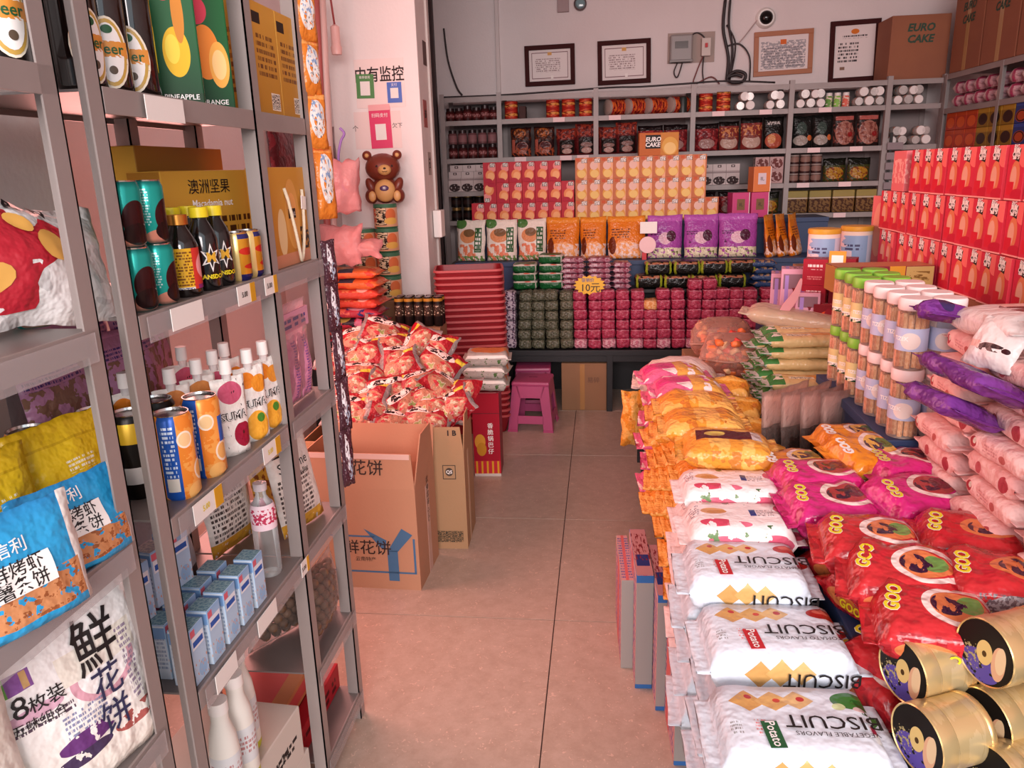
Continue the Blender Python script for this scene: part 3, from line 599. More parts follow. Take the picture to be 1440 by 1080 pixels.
for i, (x, y, z) in enumerate(((-.80, 1.035, 1.0), (-.80, .87, 1.0))):
    t = thing('snack_bag', ('glossy yellow snack bag behind the rack post on the nearest rack', 'glossy yellow snack bag cut by the left picture edge')[i], 'snack bag', (x, y-.02, z), (-7, 0, 78)); me = pouch(.17, .165, .065, [YB, YB], 40+i, nu=16, nv=16, stand=True, wr=.005); part('bag', me, t)
    letters(t, ('空气', '凤梨')[i], .026, INK, surf=SURF[me.name], ox=.035 if i == 0 else .06, oz=.05, bold=.006, eps=.0015)
solo('carton', box(.2, .12, .075, CARD, .002), 'small brown carton behind the blue snack bags', 'carton', (-.90, .80, 1.001), (0, 0, 88))
BL = P('blue_snack', '2f9fd6', [('g', .8, 1, '2a86c0'), ('r', .97, .5, .04, .5, 'f2efe8'), ('n', .45, .2, .5, .2, 'c98a5c', 9, .42), ('n', .45, .2, .5, .2, '9a5a34', 16, .58), ('r', .45, .03, .5, .05, '2f9fd6')], .25, FOIL)
for i, (x, y, z, rz) in enumerate(((-.70, .888, 1.0, 74), (-.672, .742, 1.0, 70))):
    t = thing('snack_bag', ('bright blue shrimp cracker bag with crumbs printed below, farther one', 'bright blue shrimp cracker bag cut by the picture edge')[i], 'snack bag', (x, y, z), (-9, 0, rz), 'blue cracker bags'); me = pouch(.165, (.122, .142)[i], .05, [BL, BL], 50+i, nu=18, nv=18, stand=True, wr=.005); part('bag', me, t); sf = SURF[me.name]
    pt = patch(t, 'title_panel', quad(-.04, .046, .036, .084, 4), PALE, sf, .0025); letters(t, '鲜烤虾', .021, INK, surf=sf, ox=-.004, oz=.075, bold=.006, eps=.003); letters(t, '薯条饼', .021, INK, surf=sf, ox=-.004, oz=.055, bold=.006, eps=.003); letters(t, '信利', .02, PALE, surf=sf, ox=-.004, oz=.1, bold=.006, eps=.002)
FL = P('flower_cake_bag', 'efe9dc', [('g', .0, .55, 'f6f4f2'), ('r', .13, .73, .1, .05, '8a5aa0'), ('r', .06, .73, .02, .05, '6aa84a'), ('r', .19, .73, .02, .045, 'c8a06a'), ('o', .65, .56, .25, .15, 'dba6b4'), ('r', .65, .66, .28, .08, 'efe9dc'), ('e', .18, .55, .17, .035, 'dcb0c4'), ('t', .2, .495, .2, .03, '5a4a5a', 2), ('t', .45, .37, .15, .07, '8a90b0', 5), ('b', .42, .27, .2, .05, '6a3a7a', 12, .4), ('b', .35, .19, .22, .035, '4a3a5a', 12, .4), ('b', .8, .2, .2, .05, 'b0605a', 12, .45), ('t', .85, .5, .05, .22, '9a8aa0', 14)], .35, FOIL)
t = thing('snack_bag', 'white flower cake bag with large black brush characters, front of the nearest rack', 'snack bag', (-.727, .868, .68), (-6, 0, 72)); me = pouch(.225, .265, .07, [FL, FL], 61, nu=22, nv=24, stand=True, wr=.005); part('bag', me, t); sf = SURF[me.name]
letters(t, '鮮', .085, INK, surf=sf, ox=.03, oz=.185, bold=.006, eps=.0025, sx=.85, shear=.06); letters(t, '花', .052, M('ink_navy', '2c3052'), surf=sf, ox=.03, oz=.126, bold=.006, eps=.002); letters(t, '饼', .052, MATS['ink_navy'], surf=sf, ox=.03, oz=.073, bold=.006, eps=.002)
letters(t, '8', .044, INK, surf=sf, ox=-.085, oz=.16, eps=.002); letters(t, '枚装', .024, INK, surf=sf, ox=-.052, oz=.155, eps=.002, bold=.005); letters(t, '五味组合', .017, INK, surf=sf, ox=-.068, oz=.132, eps=.002)
FL2 = P('flower_cake_plain', 'ece3cc', [('g', 0, .4, 'f2ece0'), ('r', .8, .12, .2, .1, 'd9813c'), ('t', .7, .4, .1, .25, 'b0a090', 10)], .35, FOIL)
solo('snack_bag', pouch(.22, .26, .07, [FL2, FL2], 62, stand=True, wr=.006), 'cream flower cake bag with orange corner behind the white brush-character one', 'snack bag', (-.80, .955, .68), (-5, 0, 78))
solo('snack_bag', pouch(.22, .27, .07, [FL2, FL2], 63, stand=True, wr=.006), 'pale cream bag low at the left picture edge on the nearest rack', 'snack bag', (-.76, .66, .68), (-5, 0, 78))
solo('snack_bag', pouch(.16, .28, .05, [P('red_black_bag', '1d1416', [('r', .85, .5, .15, .5, 'b8202c')], .3, FOIL)]*2, 64), 'black bag with red edge behind the white flower cake bag', 'snack bag', (-.87, .99, .68), (0, 0, 75))
# --- strips of candy hanging on the end post
def strip(name, label, x, pts, w, th, mat, seed):
    p0 = Xp(*pts[0], x); t = thing(name, label, 'candy strip', p0); n = len(pts)-1
    for i in range(n):
        a, b_ = Xp(*pts[i], x), Xp(*pts[i+1], x); h = (a-b_).length*1.04
        ang = math.degrees(math.atan2(a.y-b_.y, a.z-b_.z)); part('packet', pouch(w, h, th, [mat, mat], seed+i % 3, nu=8, nv=10, wr=.004, seal=.08), t, b_-p0, (0, 0, 58+5*(i % 3)))
OCM = P('cow_candy', 'df8330', [('b', .5, .55, .36, .34, 'e8e6e2', 7, .40), ('b', .45, .7, .28, .2, '8aa4c8', 9, .56), ('b', .52, .4, .26, .2, '2a2224', 14, .62), ('r', .5, .95, .5, .04, 'f0a85a')], .22, FOIL)
strip('candy_strip', 'hanging strip of orange milk candy packets on the end post', -.672, [(424, -75), (430, -8), (433, 58), (441, 135), (448, 210), (462, 308)], .062, .022, OCM, 70)
DCM = P('plum_candy', '4a2a34', [('b', .4, .6, .16, .32, 'e8e4e8', 8, .46), ('b', .6, .3, .2, .2, 'b8cce0', 9, .5), ('n', .5, .5, .5, .5, '8a6a74', 12, .6)], .15, FOIL)
strip('candy_strip', 'hanging strip of dark plum candy packets, front one beside the open cartons', -.668, [(452, 348), (466, 400), (472, 465), (480, 535), (487, 605), (492, 682)], .042, .018, DCM, 80)
strip('candy_strip', 'hanging strip of dark plum candy packets behind the pink stick bag', -.70, [(440, 375), (447, 425), (452, 470)], .04, .018, DCM, 84)
# ------------------------------------------------------------------ back wall: steel shelves
GREY = M('shelf_grey', 'a09694', .5, .15, var=('8f8684', 5, .3))
YR = 6.2; DR = .4
PX = [-1.215, -.775, -.041, .677, 1.38, 2.06, 2.44]
RL = [2.045, 1.875, 1.595, 1.345, 1.12, .78, .42]
def slotted(h, w=.036):
    return multi([((0, 0, h/2), (w, .003, h), 0), ((-w/2+.0015, w/2, h/2), (.003, w, h), 0)], [GREY])
br = thing('steel_shelving', 'long grey steel shelving along the back wall full of jars', 'shelving', ((PX[0]+PX[-1])/2, YR, 0)); bx0 = (PX[0]+PX[-1])/2
for x in PX:
    part('post', slotted(2.07), br, (x-bx0, 0, 0)); part('post', slotted(2.07), br, (x-bx0, DR-.02, 0))
for b_ in range(6):
    w_ = PX[b_+1]-PX[b_]-.004; xc = (PX[b_]+PX[b_+1])/2-bx0
    for z in RL:
        part('shelf', multi([((0, 0, -.002), (w_, DR-.01, .004), 0), ((0, -DR/2+.008, -.018), (w_-.03, .003, .034), 0)], [GREY]), br, (xc, DR/2, z))
    part('back_panel', box(w_, .003, 2.0, M('shelf_back', '8a7f7e', .6)), br, (xc, DR-.012, .02))
TAGM = M('tag_pink', 'f0d4d4', .6)
for px, py in ((755, 172), (690, 172)): pass
for x, z in ((-.32, 1.875), (-.62, 1.595), (-.27, 1.595), (-.14, 1.595), (.1, 1.875), (.86, 1.875), (1.2, 1.875), (1.62, 1.875), (1.56, 1.595), (1.86, 1.595), (1.5, 1.345), (1.8, 1.345), (1.78, 1.12)):
    part('price_tag', box(.09, .002, .034, TAGM, 0, 'c'), br, (x-bx0, -.004, z-.018))
WHL = M('lid_white', 'e6dfdc', .5)
# --- jars and tins
JD = P('sauce_jar', '3a1616', [('r', .5, .5, .5, .26, '5a2020'), ('t', .5, .5, .4, .15, 'c08a8a', 3)], .2); LIDD = M('jar_lid_dark', '2a1a1c', .35, .3)
def jar(x, z, label, R=.036, h=.105, m=JD, lid=LIDD, y=YR+.07, group='dark sauce jars', name='sauce_jar', cat='jar'):
    t = thing(name, label, cat, (x, y, z), group=group)
    part('jar', lathe([(0, 0), (R, .002), (R, h*.72), (R*.82, h*.8), (0, h*.8)], m, 14), t); part('lid', lathe([(0, h*.78), (R*.86, h*.78), (R*.86, h), (0, h)], lid, 14), t)
for i in range(6): jar(-1.165+.068*i, 1.875, 'dark sauce jar on the top back shelf, %s from the pillar' % ORD[i], h=.11 if i in (2, 4) else .095)
for i in range(5):
    for j in range(2): jar(-1.155+.078*i, 1.595+.108*j, 'dark sauce jar on the second back shelf, %s column, %s one' % (ORD[i], ('lower', 'upper')[j]), m=JD if j == 0 else P('pink_jar', '6a4446', [('r', .5, .5, .5, .3, '8a6062')], .2))
for i in range(3):
    for j in range(2): jar(-1.15+.095*i, 1.122+.102*j, 'black preserve jar low on the back shelves, %s column, %s one' % (ORD[i], ('lower', 'upper')[j]), R=.042, h=.1, m=P('black_jar', '160e0e', [('r', .5, .5, .5, .2, '32201e')], .2), lid=M('lid_gold', '8a6a3a', .4, .5), group='black preserve jars')
WB = P('white_cake_box', 'cfc2c0', [('r', .5, .7, .14, .18, '3a2a2c'), ('r', .5, .7, .07, .09, 'cfc2c0'), ('r', .5, .02, .5, .03, '9a8a8a')], .5); WB2 = P('white_photo_box', 'cdbfbd', [('b', .5, .3, .46, .3, '3a2a2a', 5, .4), ('r', .5, .9, .5, .06, '9a8a8a')], .5)
for i in range(4): solo('cake_box', box(.098, .12, .1, [WB2, WB]), 'white box with dark photo on the third back shelf left, %s from the pillar' % ORD[i], 'box', (-1.15+.1*i, YR+.09, 1.347), group='white photo boxes')
for i in range(4): solo('cake_box', box(.098, .1, .05, [WB, WB]), 'small white box lying on the photo boxes, %s from the pillar' % ORD[i], 'box', (-1.145+.1*i, YR+.085, 1.447), group='small white boxes')
for i in range(3): solo('cake_box', box(.1, .1, .05, [WB, WB]), 'small white box on the topmost layer left, %s from the pillar' % ORD[i], 'box', (-1.13+.102*i, YR+.08, 1.497), group='small white boxes')
RT = P('red_tin', 'b02a22', [('e', .5, .5, .16, .34, 'd8603a'), ('r', .5, .5, .5, .12, 'e09a4a'), ('b', .5, .5, .3, .4, '7a1414', 8, .55)], .25)
def tin(x, z, i, j, lb): 
    t = thing('red_tin', lb, 'tin', (x, YR+.08, z), group='red food tins'); part('can', lathe([(0, 0), (.05, 0), (.051, .004), (.051, .06), (.05, .064)], RT, 18), t); part('lid', lathe([(.05, .0635), (.047, .062), (0, .062)], SILV, 18), t)
for i, x in enumerate((-.69, -.37, -.25, -.12)):
    for j in range(2): tin(x, 1.876+.065*j, i, j, 'red food tin on the top back shelf, %s pair from the left, %s one' % (ORD[i], ('lower', 'upper')[j]))
solo('dark_pack', box(.05, .12, .09, P('dark_brown', '4a3230', [], .6), .004), 'dull brown pack beside the leftmost pair of red tins', 'box', (-.60, YR+.09, 1.876))
for i, (x, n) in enumerate(((.775, 2), (.905, 3))):
    for j in range(n): tin(x, 1.876+.0505*j if n == 3 else 1.876+.065*j, i, j, 'red food tin left of the white lids, %s column, %s from below' % (ORD[i], ORD[j]))
def lying(x, z, R, L, m, lidm, label, group, name='jar', y=YR+.02, rz=0, cat='jar'):
    """jar on its side, lid towards the aisle"""
    t = thing(name, label, cat, (x, y, z+R), (-90, 0, rz), group) if False else thing(name, label, cat, (x, y, z), (0, 0, rz), group)
    part('jar', lathe([(0, 0), (R, .003), (R, L*.84), (R*.9, L*.88), (0, L*.88)], m, 16), t, (0, L, R), (90, 0, 0)); part('lid', lathe([(0, L*.86), (R*.93, L*.86), (R*.93, L*.985), (R*.88, L), (0, L)], lidm, 18), t, (0, L, R), (90, 0, 0))
BJ = P('red_candy_jar', 'a03028', [('n', .5, .5, .5, .5, 'd8642c', 7, .5), ('n', .5, .5, .5, .5, '6a1618', 9, .55)], .2)
for i, x in enumerate((.04, .19, .34, .51)): lying(x, 1.876, .062, .15, BJ, M('lid_grey', 'a8958c', .5), 'red candy jar lying on its side on the top back shelf, %s from the left' % ORD[i], 'red jars lying on their side', rz=-60, y=YR+.1)
solo('thermos', lathe([(0, 0), (.03, 0), (.03, .1), (.024, .115), (0, .115)], M('dark_green_tin', '2a3432', .4), 16), 'dark green canister at the end of the red candy jars', 'canister', (.61, YR+.1, 1.876))
SC = P('candy_jar', 'a8a09c', [('n', .5, .5, .5, .5, 'd86a4a', 6, .6), ('n', .5, .5, .5, .5, '6a8a5a', 7, .63)], .2); LS = M('lid_silver', '9a9290', .35, .6, var=('c8c0bc', 30, .2))
def cluster(x0, z, cols, tag, y=YR+.02, seed=0, R=.034):
    rnd = random.Random(seed)
    for j in range(2):
        for i in range(cols): lying(x0+.072*i+(.03 if j else 0)*(1 if i < cols-1 else -.2), z+.064*j, R if (i+j) % 2 else R*.93, .11, SC, WHL if (i+j+seed) % 2 else LS, 'candy jar with %s lid to the front, %s, %s row, %s' % ('white' if (i+j+seed) % 2 else 'silver', tag, ('lower', 'upper')[j], ORD[i]), 'candy jars with round lids', name='candy_jar', y=y)
cluster(1.02, 1.876, 2, 'third bay left bundle'); cluster(1.235, 1.876, 2, 'third bay right bundle', seed=1)
cluster(1.45, 1.876, 3, 'fourth bay left bundle', seed=1)
cluster(1.86, 1.876, 3, 'fourth bay right bundle'); cluster(2.13, 1.876, 3, 'last bay top bundle', seed=1)
cluster(2.115, 1.596, 2, 'last bay lower left bundle', seed=1); cluster(2.28, 1.596, 2, 'last bay lower right bundle')
for i, (x, c) in enumerate(((1.66, '6a9a4a'), (1.72, '8ac05a'), (1.78, 'd86a5a'))): jar(x, 1.876, 'small upright candy jar between the lid bundles, %s from the left' % ORD[i], R=.026, h=.1, m=P('sweet_%d' % i, c, [('n', .5, .5, .5, .5, 'e8d8c8', 6, .55)], .25), lid=WHL, name='candy_jar', group='upright candy jars')
# --- bags on the second shelf
def shelfbag(x, z, w_, h_, m, seed, label, group, y=YR+.075, rz=0, rx=-5, name='snack_bag'):
    return solo(name, pouch(w_, h_, .06, [m, m], seed % 5, nu=8, nv=10, stand=True, wr=.005), label, 'snack bag', (x, y, z), (rx, 0, rz), group)
B1 = P('berry_bag', '2a1416', [('e', .45, .80, .3, .16, 'b0602c'), ('n', .5, .75, .5, .2, '5a2a18', 9, .5), ('e', .55, .3, .32, .2, '8a4a3a'), ('e', .55, .36, .25, .12, '4a1c20'), ('n', .5, .15, .5, .14, 'a04a2c', 9, .5), ('r', .12, .35, .08, .22, 'b05a4a')], .3, FOIL)
B2 = P('photo_bag', '5a1a1c', [('r', .55, .3, .4, .26, '18100f'), ('e', .55, .32, .3, .08, '8a6a64'), ('e', .55, .14, .26, .1, 'b08a80'), ('n', .5, .8, .5, .2, '9a3a2a', 8, .5)], .3, FOIL)
B3 = P('red_foil_bag', '6a1a20', [('n', .5, .5, .5, .5, '9a3436', 6, .52), ('r', .5, .9, .5, .1, '1a1012'), ('e', .5, .25, .35, .18, 'a07a74')], .25, FOIL)
B4 = P('cream_window_bag', '7a2c28', [('e', .5, .25, .44, .22, 'b89a8c'), ('e', .5, .42, .35, .07, '7a3a34'), ('n', .5, .6, .5, .16, 'c07a4a', 7, .52), ('r', .5, .93, .5, .1, '15100f')], .3, FOIL)
B5 = P('cookie_bag_dark', '14110f', [('e', .5, .24, .42, .24, 'a8503a'), ('r', .5, .8, .32, .05, 'd0c8c4'), ('n', .5, .8, .32, .06, '14110f', 22, .5), ('e', .4, .3, .2, .15, 'c88a5a')], .3, FOIL)
B6 = P('fish_bag', '1a1a19', [('e', .4, .22, .36, .16, '9a9088'), ('e', .45, .6, .25, .2, '3a4a44'), ('e', .85, .3, .12, .09, 'c86a3a')], .3, FOIL); B7 = P('sausage_bag', '2a1c1a', [('e', .5, .4, .42, .36, 'a06a5c'), ('r', .5, .84, .4, .06, 'b05a52'), ('n', .5, .4, .5, .3, '7a4038', 6, .52), ('e', .75, .35, .12, .08, '8a2020')], .3, FOIL)
for i, (x, m, w_, h_) in enumerate(((-.62, B1, .16, .22), (-.44, B1, .16, .22), (-.27, B2, .15, .2), (-.12, B2, .16, .23))): shelfbag(x, 1.597, w_, h_, m, i, 'dark snack bag on the second back shelf below the red tins, %s from the left' % ORD[i], 'dark snack bags in the second bay')
for i, (x, m, w_, h_) in enumerate(((.05, B2, .15, .2), (.19, B2, .16, .23), (.37, B3, .19, .2), (.56, B3, .18, .2))): shelfbag(x, 1.597, w_, h_, m, i+1, 'dark snack bag on the second back shelf below the lying jars, %s from the left' % ORD[i], 'dark snack bags in the third bay')
for i, (x, m, w_, h_) in enumerate(((.79, B3, .18, .2), (.955, B4, .15, .21), (1.12, B4, .16, .23), (1.28, B5, .15, .23))): shelfbag(x, 1.597, w_, h_, m, i+2, 'snack bag on the second back shelf below the lid bundles, %s from the left' % ORD[i], 'snack bags in the fourth bay')
for i, (x, m, w_, h_) in enumerate(((1.49, B6, .15, .23), (1.635, B6, .14, .23), (1.79, B7, .16, .24), (1.96, B7, .165, .24))): shelfbag(x, 1.597, w_, h_, m, i+3, 'dark snack bag on the second back shelf in the corner bay, %s from the left' % ORD[i], 'dark snack bags in the fifth bay')
# --- third and fourth shelf right
for i in range(3): solo('cake_box', box(.098, .12, .1, [WB2, WB]), 'white box with dark photo behind the pink boxes, %s from the left' % ORD[i], 'box', (.79+.1*i, YR+.09, 1.347), group='white photo boxes')
for i in range(3): solo('cake_box', box(.098, .1, .05, [WB, WB]), 'small white box behind the pink boxes, %s from the left' % ORD[i], 'box', (.79+.1*i, YR+.085, 1.447), group='small white boxes')
PBX = P('pink_photo_box', 'b89a98', [('b', .5, .5, .45, .4, '6a3a38', 4, .45)], .5)
for i in range(2):
    for j in range(2): solo('cake_box', box(.1, .1, .095, [PBX, WB]), 'pale pink photo box by the shelf post, %s column, %s one' % (ORD[i], ('lower', 'upper')[j]), 'box', (1.20+.105*i, YR+.07, 1.347+.096*j), group='pale pink photo boxes')
TB = P('cocoa_tin', '3a2020', [('e', .5, .5, .3, .3, '8a6a60'), ('r', .5, .92, .5, .08, '9a8a84')], .3)
for i in range(3):
    for j in range(3): solo('cocoa_tin', lathe([(0, 0), (.038, 0), (.038, .062), (.036, .066), (0, .066)], TB, 14), 'small brown tin on the third back shelf, %s column, %s from below' % (ORD[i], ORD[j]), 'tin', (1.44+.082*i, YR+.07, 1.347+.067*j), group='small brown tins')
YG = P('green_gold_bag', '3a3e1c', [('r', .5, .85, .5, .16, '14160f'), ('e', .5, .35, .4, .26, 'a87a24'), ('n', .5, .3, .5, .3, '7a3a1a', 8, .55)], .3, FOIL)
for i in range(2): shelfbag(1.74+.175*i, 1.347, .165, .17, YG, i, 'green and gold snack bag on the third back shelf, %s one' % ('left', 'right')[i], 'green and gold bags')
CJ = P('cookie_tub', '7a5a34', [('r', .5, .86, .5, .16, '9a8a50'), ('n', .5, .35, .5, .35, '4a2c1c', 8, .5), ('r', .5, .66, .5, .03, 'c8b8a0')], .3)
for i in range(4): solo('cookie_tub', box(.16, .12, .165, [CJ, CJ], .012), 'squat cookie tub on the fourth back shelf, %s from the left' % ORD[i], 'tub', (1.47+.17*i, YR+.085, 1.122), group='squat cookie tubs')
solo('snack_bag', pouch(.14, .16, .05, [YG, YG], 2, nu=8, nv=10, stand=True), 'gold snack bag left of the shelf post behind the pink boxes', 'snack bag', (1.28, YR+.08, 1.122))
for i in range(2): shelfbag(.80+.17*i, 1.122, .15, .17, B3, i, 'dark foil bag behind the orange cake boxes, %s one' % ('left', 'right')[i], 'dark foil bags')
for i in range(3): solo('snack_tray', box(.2, .18, .05, P('tray_pack', '6a4a44', [('n', .5, .5, .5, .5, 'a88a84', 8, .5)], .4), .008), 'dull flat tray pack on the lowest visible back shelf, %s' % ORD[i], 'pack', (1.5+.24*i, YR+.12, .782), group='flat tray packs')

# ------------------------------------------------------------------ right-hand shelving with cartons on top
XS = 2.42
rr = thing('steel_shelving', 'grey steel shelving along the right wall under the brown cartons', 'shelving', (XS, 4.9, 0))
for y in (6.16, 5.36, 4.42, 3.5): part('post', multi([((0, 0, 1.03), (.003, .036, 2.06), 0), ((.018, .018, 1.03), (.036, .003, 2.06), 0)], [GREY]), rr, (0, y-4.9, 0)); part('post', multi([((0, 0, 1.03), (.036, .003, 2.06), 0)], [GREY]), rr, (.39, y-4.9, 0))
for a, b2 in ((6.16, 5.36), (5.36, 4.42), (4.42, 3.5)):
    for z in (2.06, 1.83, 1.56, 1.25, .9): part('shelf', multi([((.2, 0, -.002), (.4, a-b2-.004, .004), 0), ((.002, 0, -.018), (.003, a-b2-.04, .034), 0)], [GREY]), rr, (0, (a+b2)/2-4.9, z))
TIS = P('tissue_pack', 'cfa4ac', [('e', .3, .5, .2, .5, 'dcc4c4'), ('r', .62, .5, .1, .5, 'b04468'), ('n', .5, .5, .5, .5, 'f0d8d8', 5, .6)], .3, FOIL)
for i in range(12):
    for j in range(2): solo('tissue_pack', flow(.13, .1, .085, TIS, i % 3, fin=.012, nl=10, nc=12), 'pink tissue pack on the top right shelf, %s column from the corner, %s one' % (ORD[i], ('lower', 'upper')[j]), 'tissue pack', (XS+.075, 6.05-.155*i, 1.832+.086*j), (0, 0, AX-180), group='pink tissue packs')
RJ = [P('red_box_pack', 'b03a20', [('e', .5, .4, .4, .3, 'd8602c'), ('r', .5, .85, .5, .1, 'c04a1c')], .3), P('gold_box_pack', '8a6a1e', [('e', .5, .4, .4, .3, '3a1c14'), ('r', .5, .85, .5, .12, 'b08a2a')], .3), P('blue_box_pack', '2c3a7a', [('e', .5, .35, .44, .3, 'b04a24'), ('o', .5, .35, .4, .28, '2a1410'), ('r', .5, .9, .5, .08, '3a4c9a')], .3)]
for i in range(11):
    for j in range(2): solo('biscuit_box', box(.15, .12, .118, [RJ[0 if i < 3 else 1 if i < 6 else 2], RJ[0 if i < 3 else 1 if i < 6 else 2]], .003), '%s biscuit pack on the second right shelf, %s column from the corner, %s one' % (('orange red', 'gold', 'blue')[0 if i < 3 else 1 if i < 6 else 2], ORD[i], ('lower', 'upper')[j]), 'biscuit pack', (XS+.075, 6.04-.16*i, 1.562+.119*j), (0, 0, -90), group='biscuit packs on the right shelf')
BRN = M('brown_carton', '9a6244', .8, var=('8a5640', 4, .3), bump=(80, .001))
def carton(x, y, z, w_, d_, h_, rz, label, text=None, group=None, tape=True):
    t = thing('carton', label, 'carton', (x, y, z), (0, 0, rz), group); part('body', box(w_, d_, h_, BRN, .004), t)
    if tape: part('tape', box(.05, .001, h_*.998, M('tape', 'b08a5a', .3), 0), t, (0, -d_/2-.0006, 0))
    if text:
        for k, (s, dz) in enumerate(text): part('lettering', text_mesh(s, .07, M('carton_ink', '2f4a3a', .7), .04, shear=.2), t, (0, -d_/2-.0014, h_*.8-dz))
    return t
carton(2.255, 6.42, 2.047, .40, .3, .43, 0, 'brown cake carton with green lettering on top of the corner shelves', (('EURO', 0), ('CAKE', .075)), tape=False)
for i in range(4):
    carton(XS+.19, 5.93-.46*i, 2.064, .44, .36, .5, -90, 'brown carton in the row on the right shelving, %s from the corner' % ORD[i], (('EURO', 0), ('CAKE', .08)), 'brown cartons on the right shelving')
carton(XS+.2, 5.7, 2.565, .5, .38, .3, -90, 'brown carton lying on top of the carton row under the ceiling', None)

# ------------------------------------------------------------------ things on the back wall
FRD = M('frame_dark', '3c1212', .7, spec=.2); FRO = M('frame_orange', 'a8643a', .45)
def frame(px0, py0, px1, py1, tilt, fm, kind, label):
    a, b2 = Yp(px0, py0, BW), Yp(px1, py1, BW); w_, h_ = b2.x-a.x, a.z-b2.z; c = (a+b2)/2
    t = thing('picture_frame', label, 'frame', (c.x, BW, c.z-h_/2), (0, tilt, 0)); bw = .035
    for x, z, ww, hh in ((0, bw/2, w_, bw), (0, h_-bw/2, w_, bw), (-w_/2+bw/2, h_/2, bw, h_-2*bw), (w_/2-bw/2, h_/2, bw, h_-2*bw)): part('frame_bar', box(round(ww, 4), .022, round(hh, 4), fm, .002, 'c'), t, (x, -.013, z))
    L = {'c': [('o', .5, .5, .001, .001, 'ffffff'), ('r', .5, .5, .44, .42, '8a6a6c'), ('r', .5, .5, .425, .395, 'e9e0de'), ('t', .45, .5, .3, .22, 'a08c8c', 7), ('r', .5, .87, .05, .05, 'd8a45a'), ('r', .55, .12, .03, .05, 'f4eeea')],
         'g': [('n', .5, .45, .45, .4, 'a8a4a8', 14, .48), ('r', .5, .82, .06, .07, 'd86a2c'), ('t', .5, .4, .4, .3, '8a8488', 8)], 'v': [('e', .5, .88, .1, .05, 'd8782c'), ('t', .5, .78, .3, .03, '3a3436', 1), ('t', .35, .5, .25, .2, '4a4446', 6), ('r', .22, .18, .06, .03, '8a6a5a')]}[kind]
    part('certificate', box(round(w_-2*bw, 4), .006, round(h_-2*bw, 4), [P('certificate_'+kind, 'e6dcda', L, .25), WHITE], 0, 'c'), t, (0, -.008, h_/2))
frame(738, 65, 809, 119, -.6, FRD, 'c', 'dark framed certificate on the back wall, left of two alike'); frame(841, 58, 915, 117, -1, FRD, 'c', 'dark framed certificate on the back wall next to the power meter')
frame(1062, 45, 1141, 104, -1.5, FRO, 'g', 'orange framed grey certificate under the dome camera'); frame(1170, 30, 1233, 114, -1.5, FRD, 'v', 'tall dark framed licence next to the brown carton')
c = Yp(957, 68, BW); t = thing('power_meter', 'grey electricity meter box with wires on the back wall', 'meter', (c.x, BW, c.z-.11))
part('backboard', box(.36, .012, .22, M('meter_board', 'a8958c', .6), 0), t, (.08, -.006, 0)); part('case', box(.17, .07, .2, M('meter_case', '8e8886', .4), .012), t, (0, -.047, .0)); part('window', box(.1, .004, .05, M('meter_glass', '4a4644', .15), .001), t, (0, -.084, .1)); part('case_lip', box(.18, .075, .02, M('meter_case2', '7a7472', .4), .004), t, (0, -.05, .0))
part('breaker', box(.07, .05, .13, M('breaker', 'c8bcb4', .45), .004), t, (.19, -.037, .04)); part('switch', box(.02, .02, .03, REDINK, .003), t, (.19, -.07, .1))
WIRE = M('wire_black', '2a2022', .5); WIREW = M('wire_pale', 'b09a98', .5)
def cable(name, pts, r, m, label, y=BW-.02):
    return solo(name, tube_mesh([Yp(px, py, y) for px, py in pts], r, m), label, 'cable')
def bez(p, n=14):
    o = []
    for i in range(len(p)-1):
        p0, p1, p2, p3 = p[max(i-1, 0)], p[i], p[i+1], p[min(i+2, len(p)-1)]
        for k in range(n//2):
            u = k/(n//2); o.append(tuple(.5*(2*p1[a]+(p2[a]-p0[a])*u+(2*p0[a]-5*p1[a]+4*p2[a]-p3[a])*u*u+(3*p1[a]-p0[a]-3*p2[a]+p3[a])*u**3) for a in (0, 1)))
    return o+[p[-1]]
for i, (pts, r, m, lb) in enumerate((([(1020, 0), (1017, 40), (1024, 80), (1022, 110)], .012, WIRE, 'thick black cable dropping from the ceiling beside the meter'), ([(1027, 0), (1025, 35), (1030, 70), (1026, 112)], .009, WIRE, 'second black cable in the bundle beside the meter'),
    ([(1022, 35), (1034, 60), (1030, 95), (1024, 110)], .006, WIRE, 'thin black wire bulging right of the cable bundle'), ([(1022, 65), (1040, 62), (1054, 80), (1054, 114)], .006, WIRE, 'black wire looping from the bundle to the shelf top'), ([(1068, 24), (1052, 45), (1038, 62)], .004, WIREW, 'pale wire running from the dome camera to the bundle'),
    ([(958, 78), (948, 100), (953, 108), (962, 80)], .005, WIRE, 'black wire loop below the meter case'), ([(990, 76), (980, 100), (976, 118), (1000, 108), (1012, 118)], .005, M('wire_red', '7a3a38', .5), 'red-brown wire hanging below the breaker'), ([(990, 76), (988, 100), (990, 117)], .005, WIRE, 'straight black wire below the breaker'),
    ([(620, 137), (700, 134), (790, 128), (860, 123), (900, 122), (960, 118), (1020, 114), (1090, 116)], .007, WIRE, 'black cable lying along the top of the back shelving'), ([(969, 52), (980, 46), (990, 52), (992, 62)], .005, WIRE, 'short black wire bridging meter and breaker'), ([(624, 40), (630, 85), (642, 122), (650, 134)], .008, WIRE, 'dark cable curving down beside the pillar'))):
    cable('cable', bez(pts), r, m, lb, BW-.03 if i not in (8,) else YR+.18)
cable('cable_coil', bez([(1022, 108), (1035, 100), (1048, 104), (1045, 114), (1030, 116), (1022, 110), (1034, 105), (1044, 108)]), .012, WIRE, 'tangled coil of black cable on the shelf top', BW-.06)
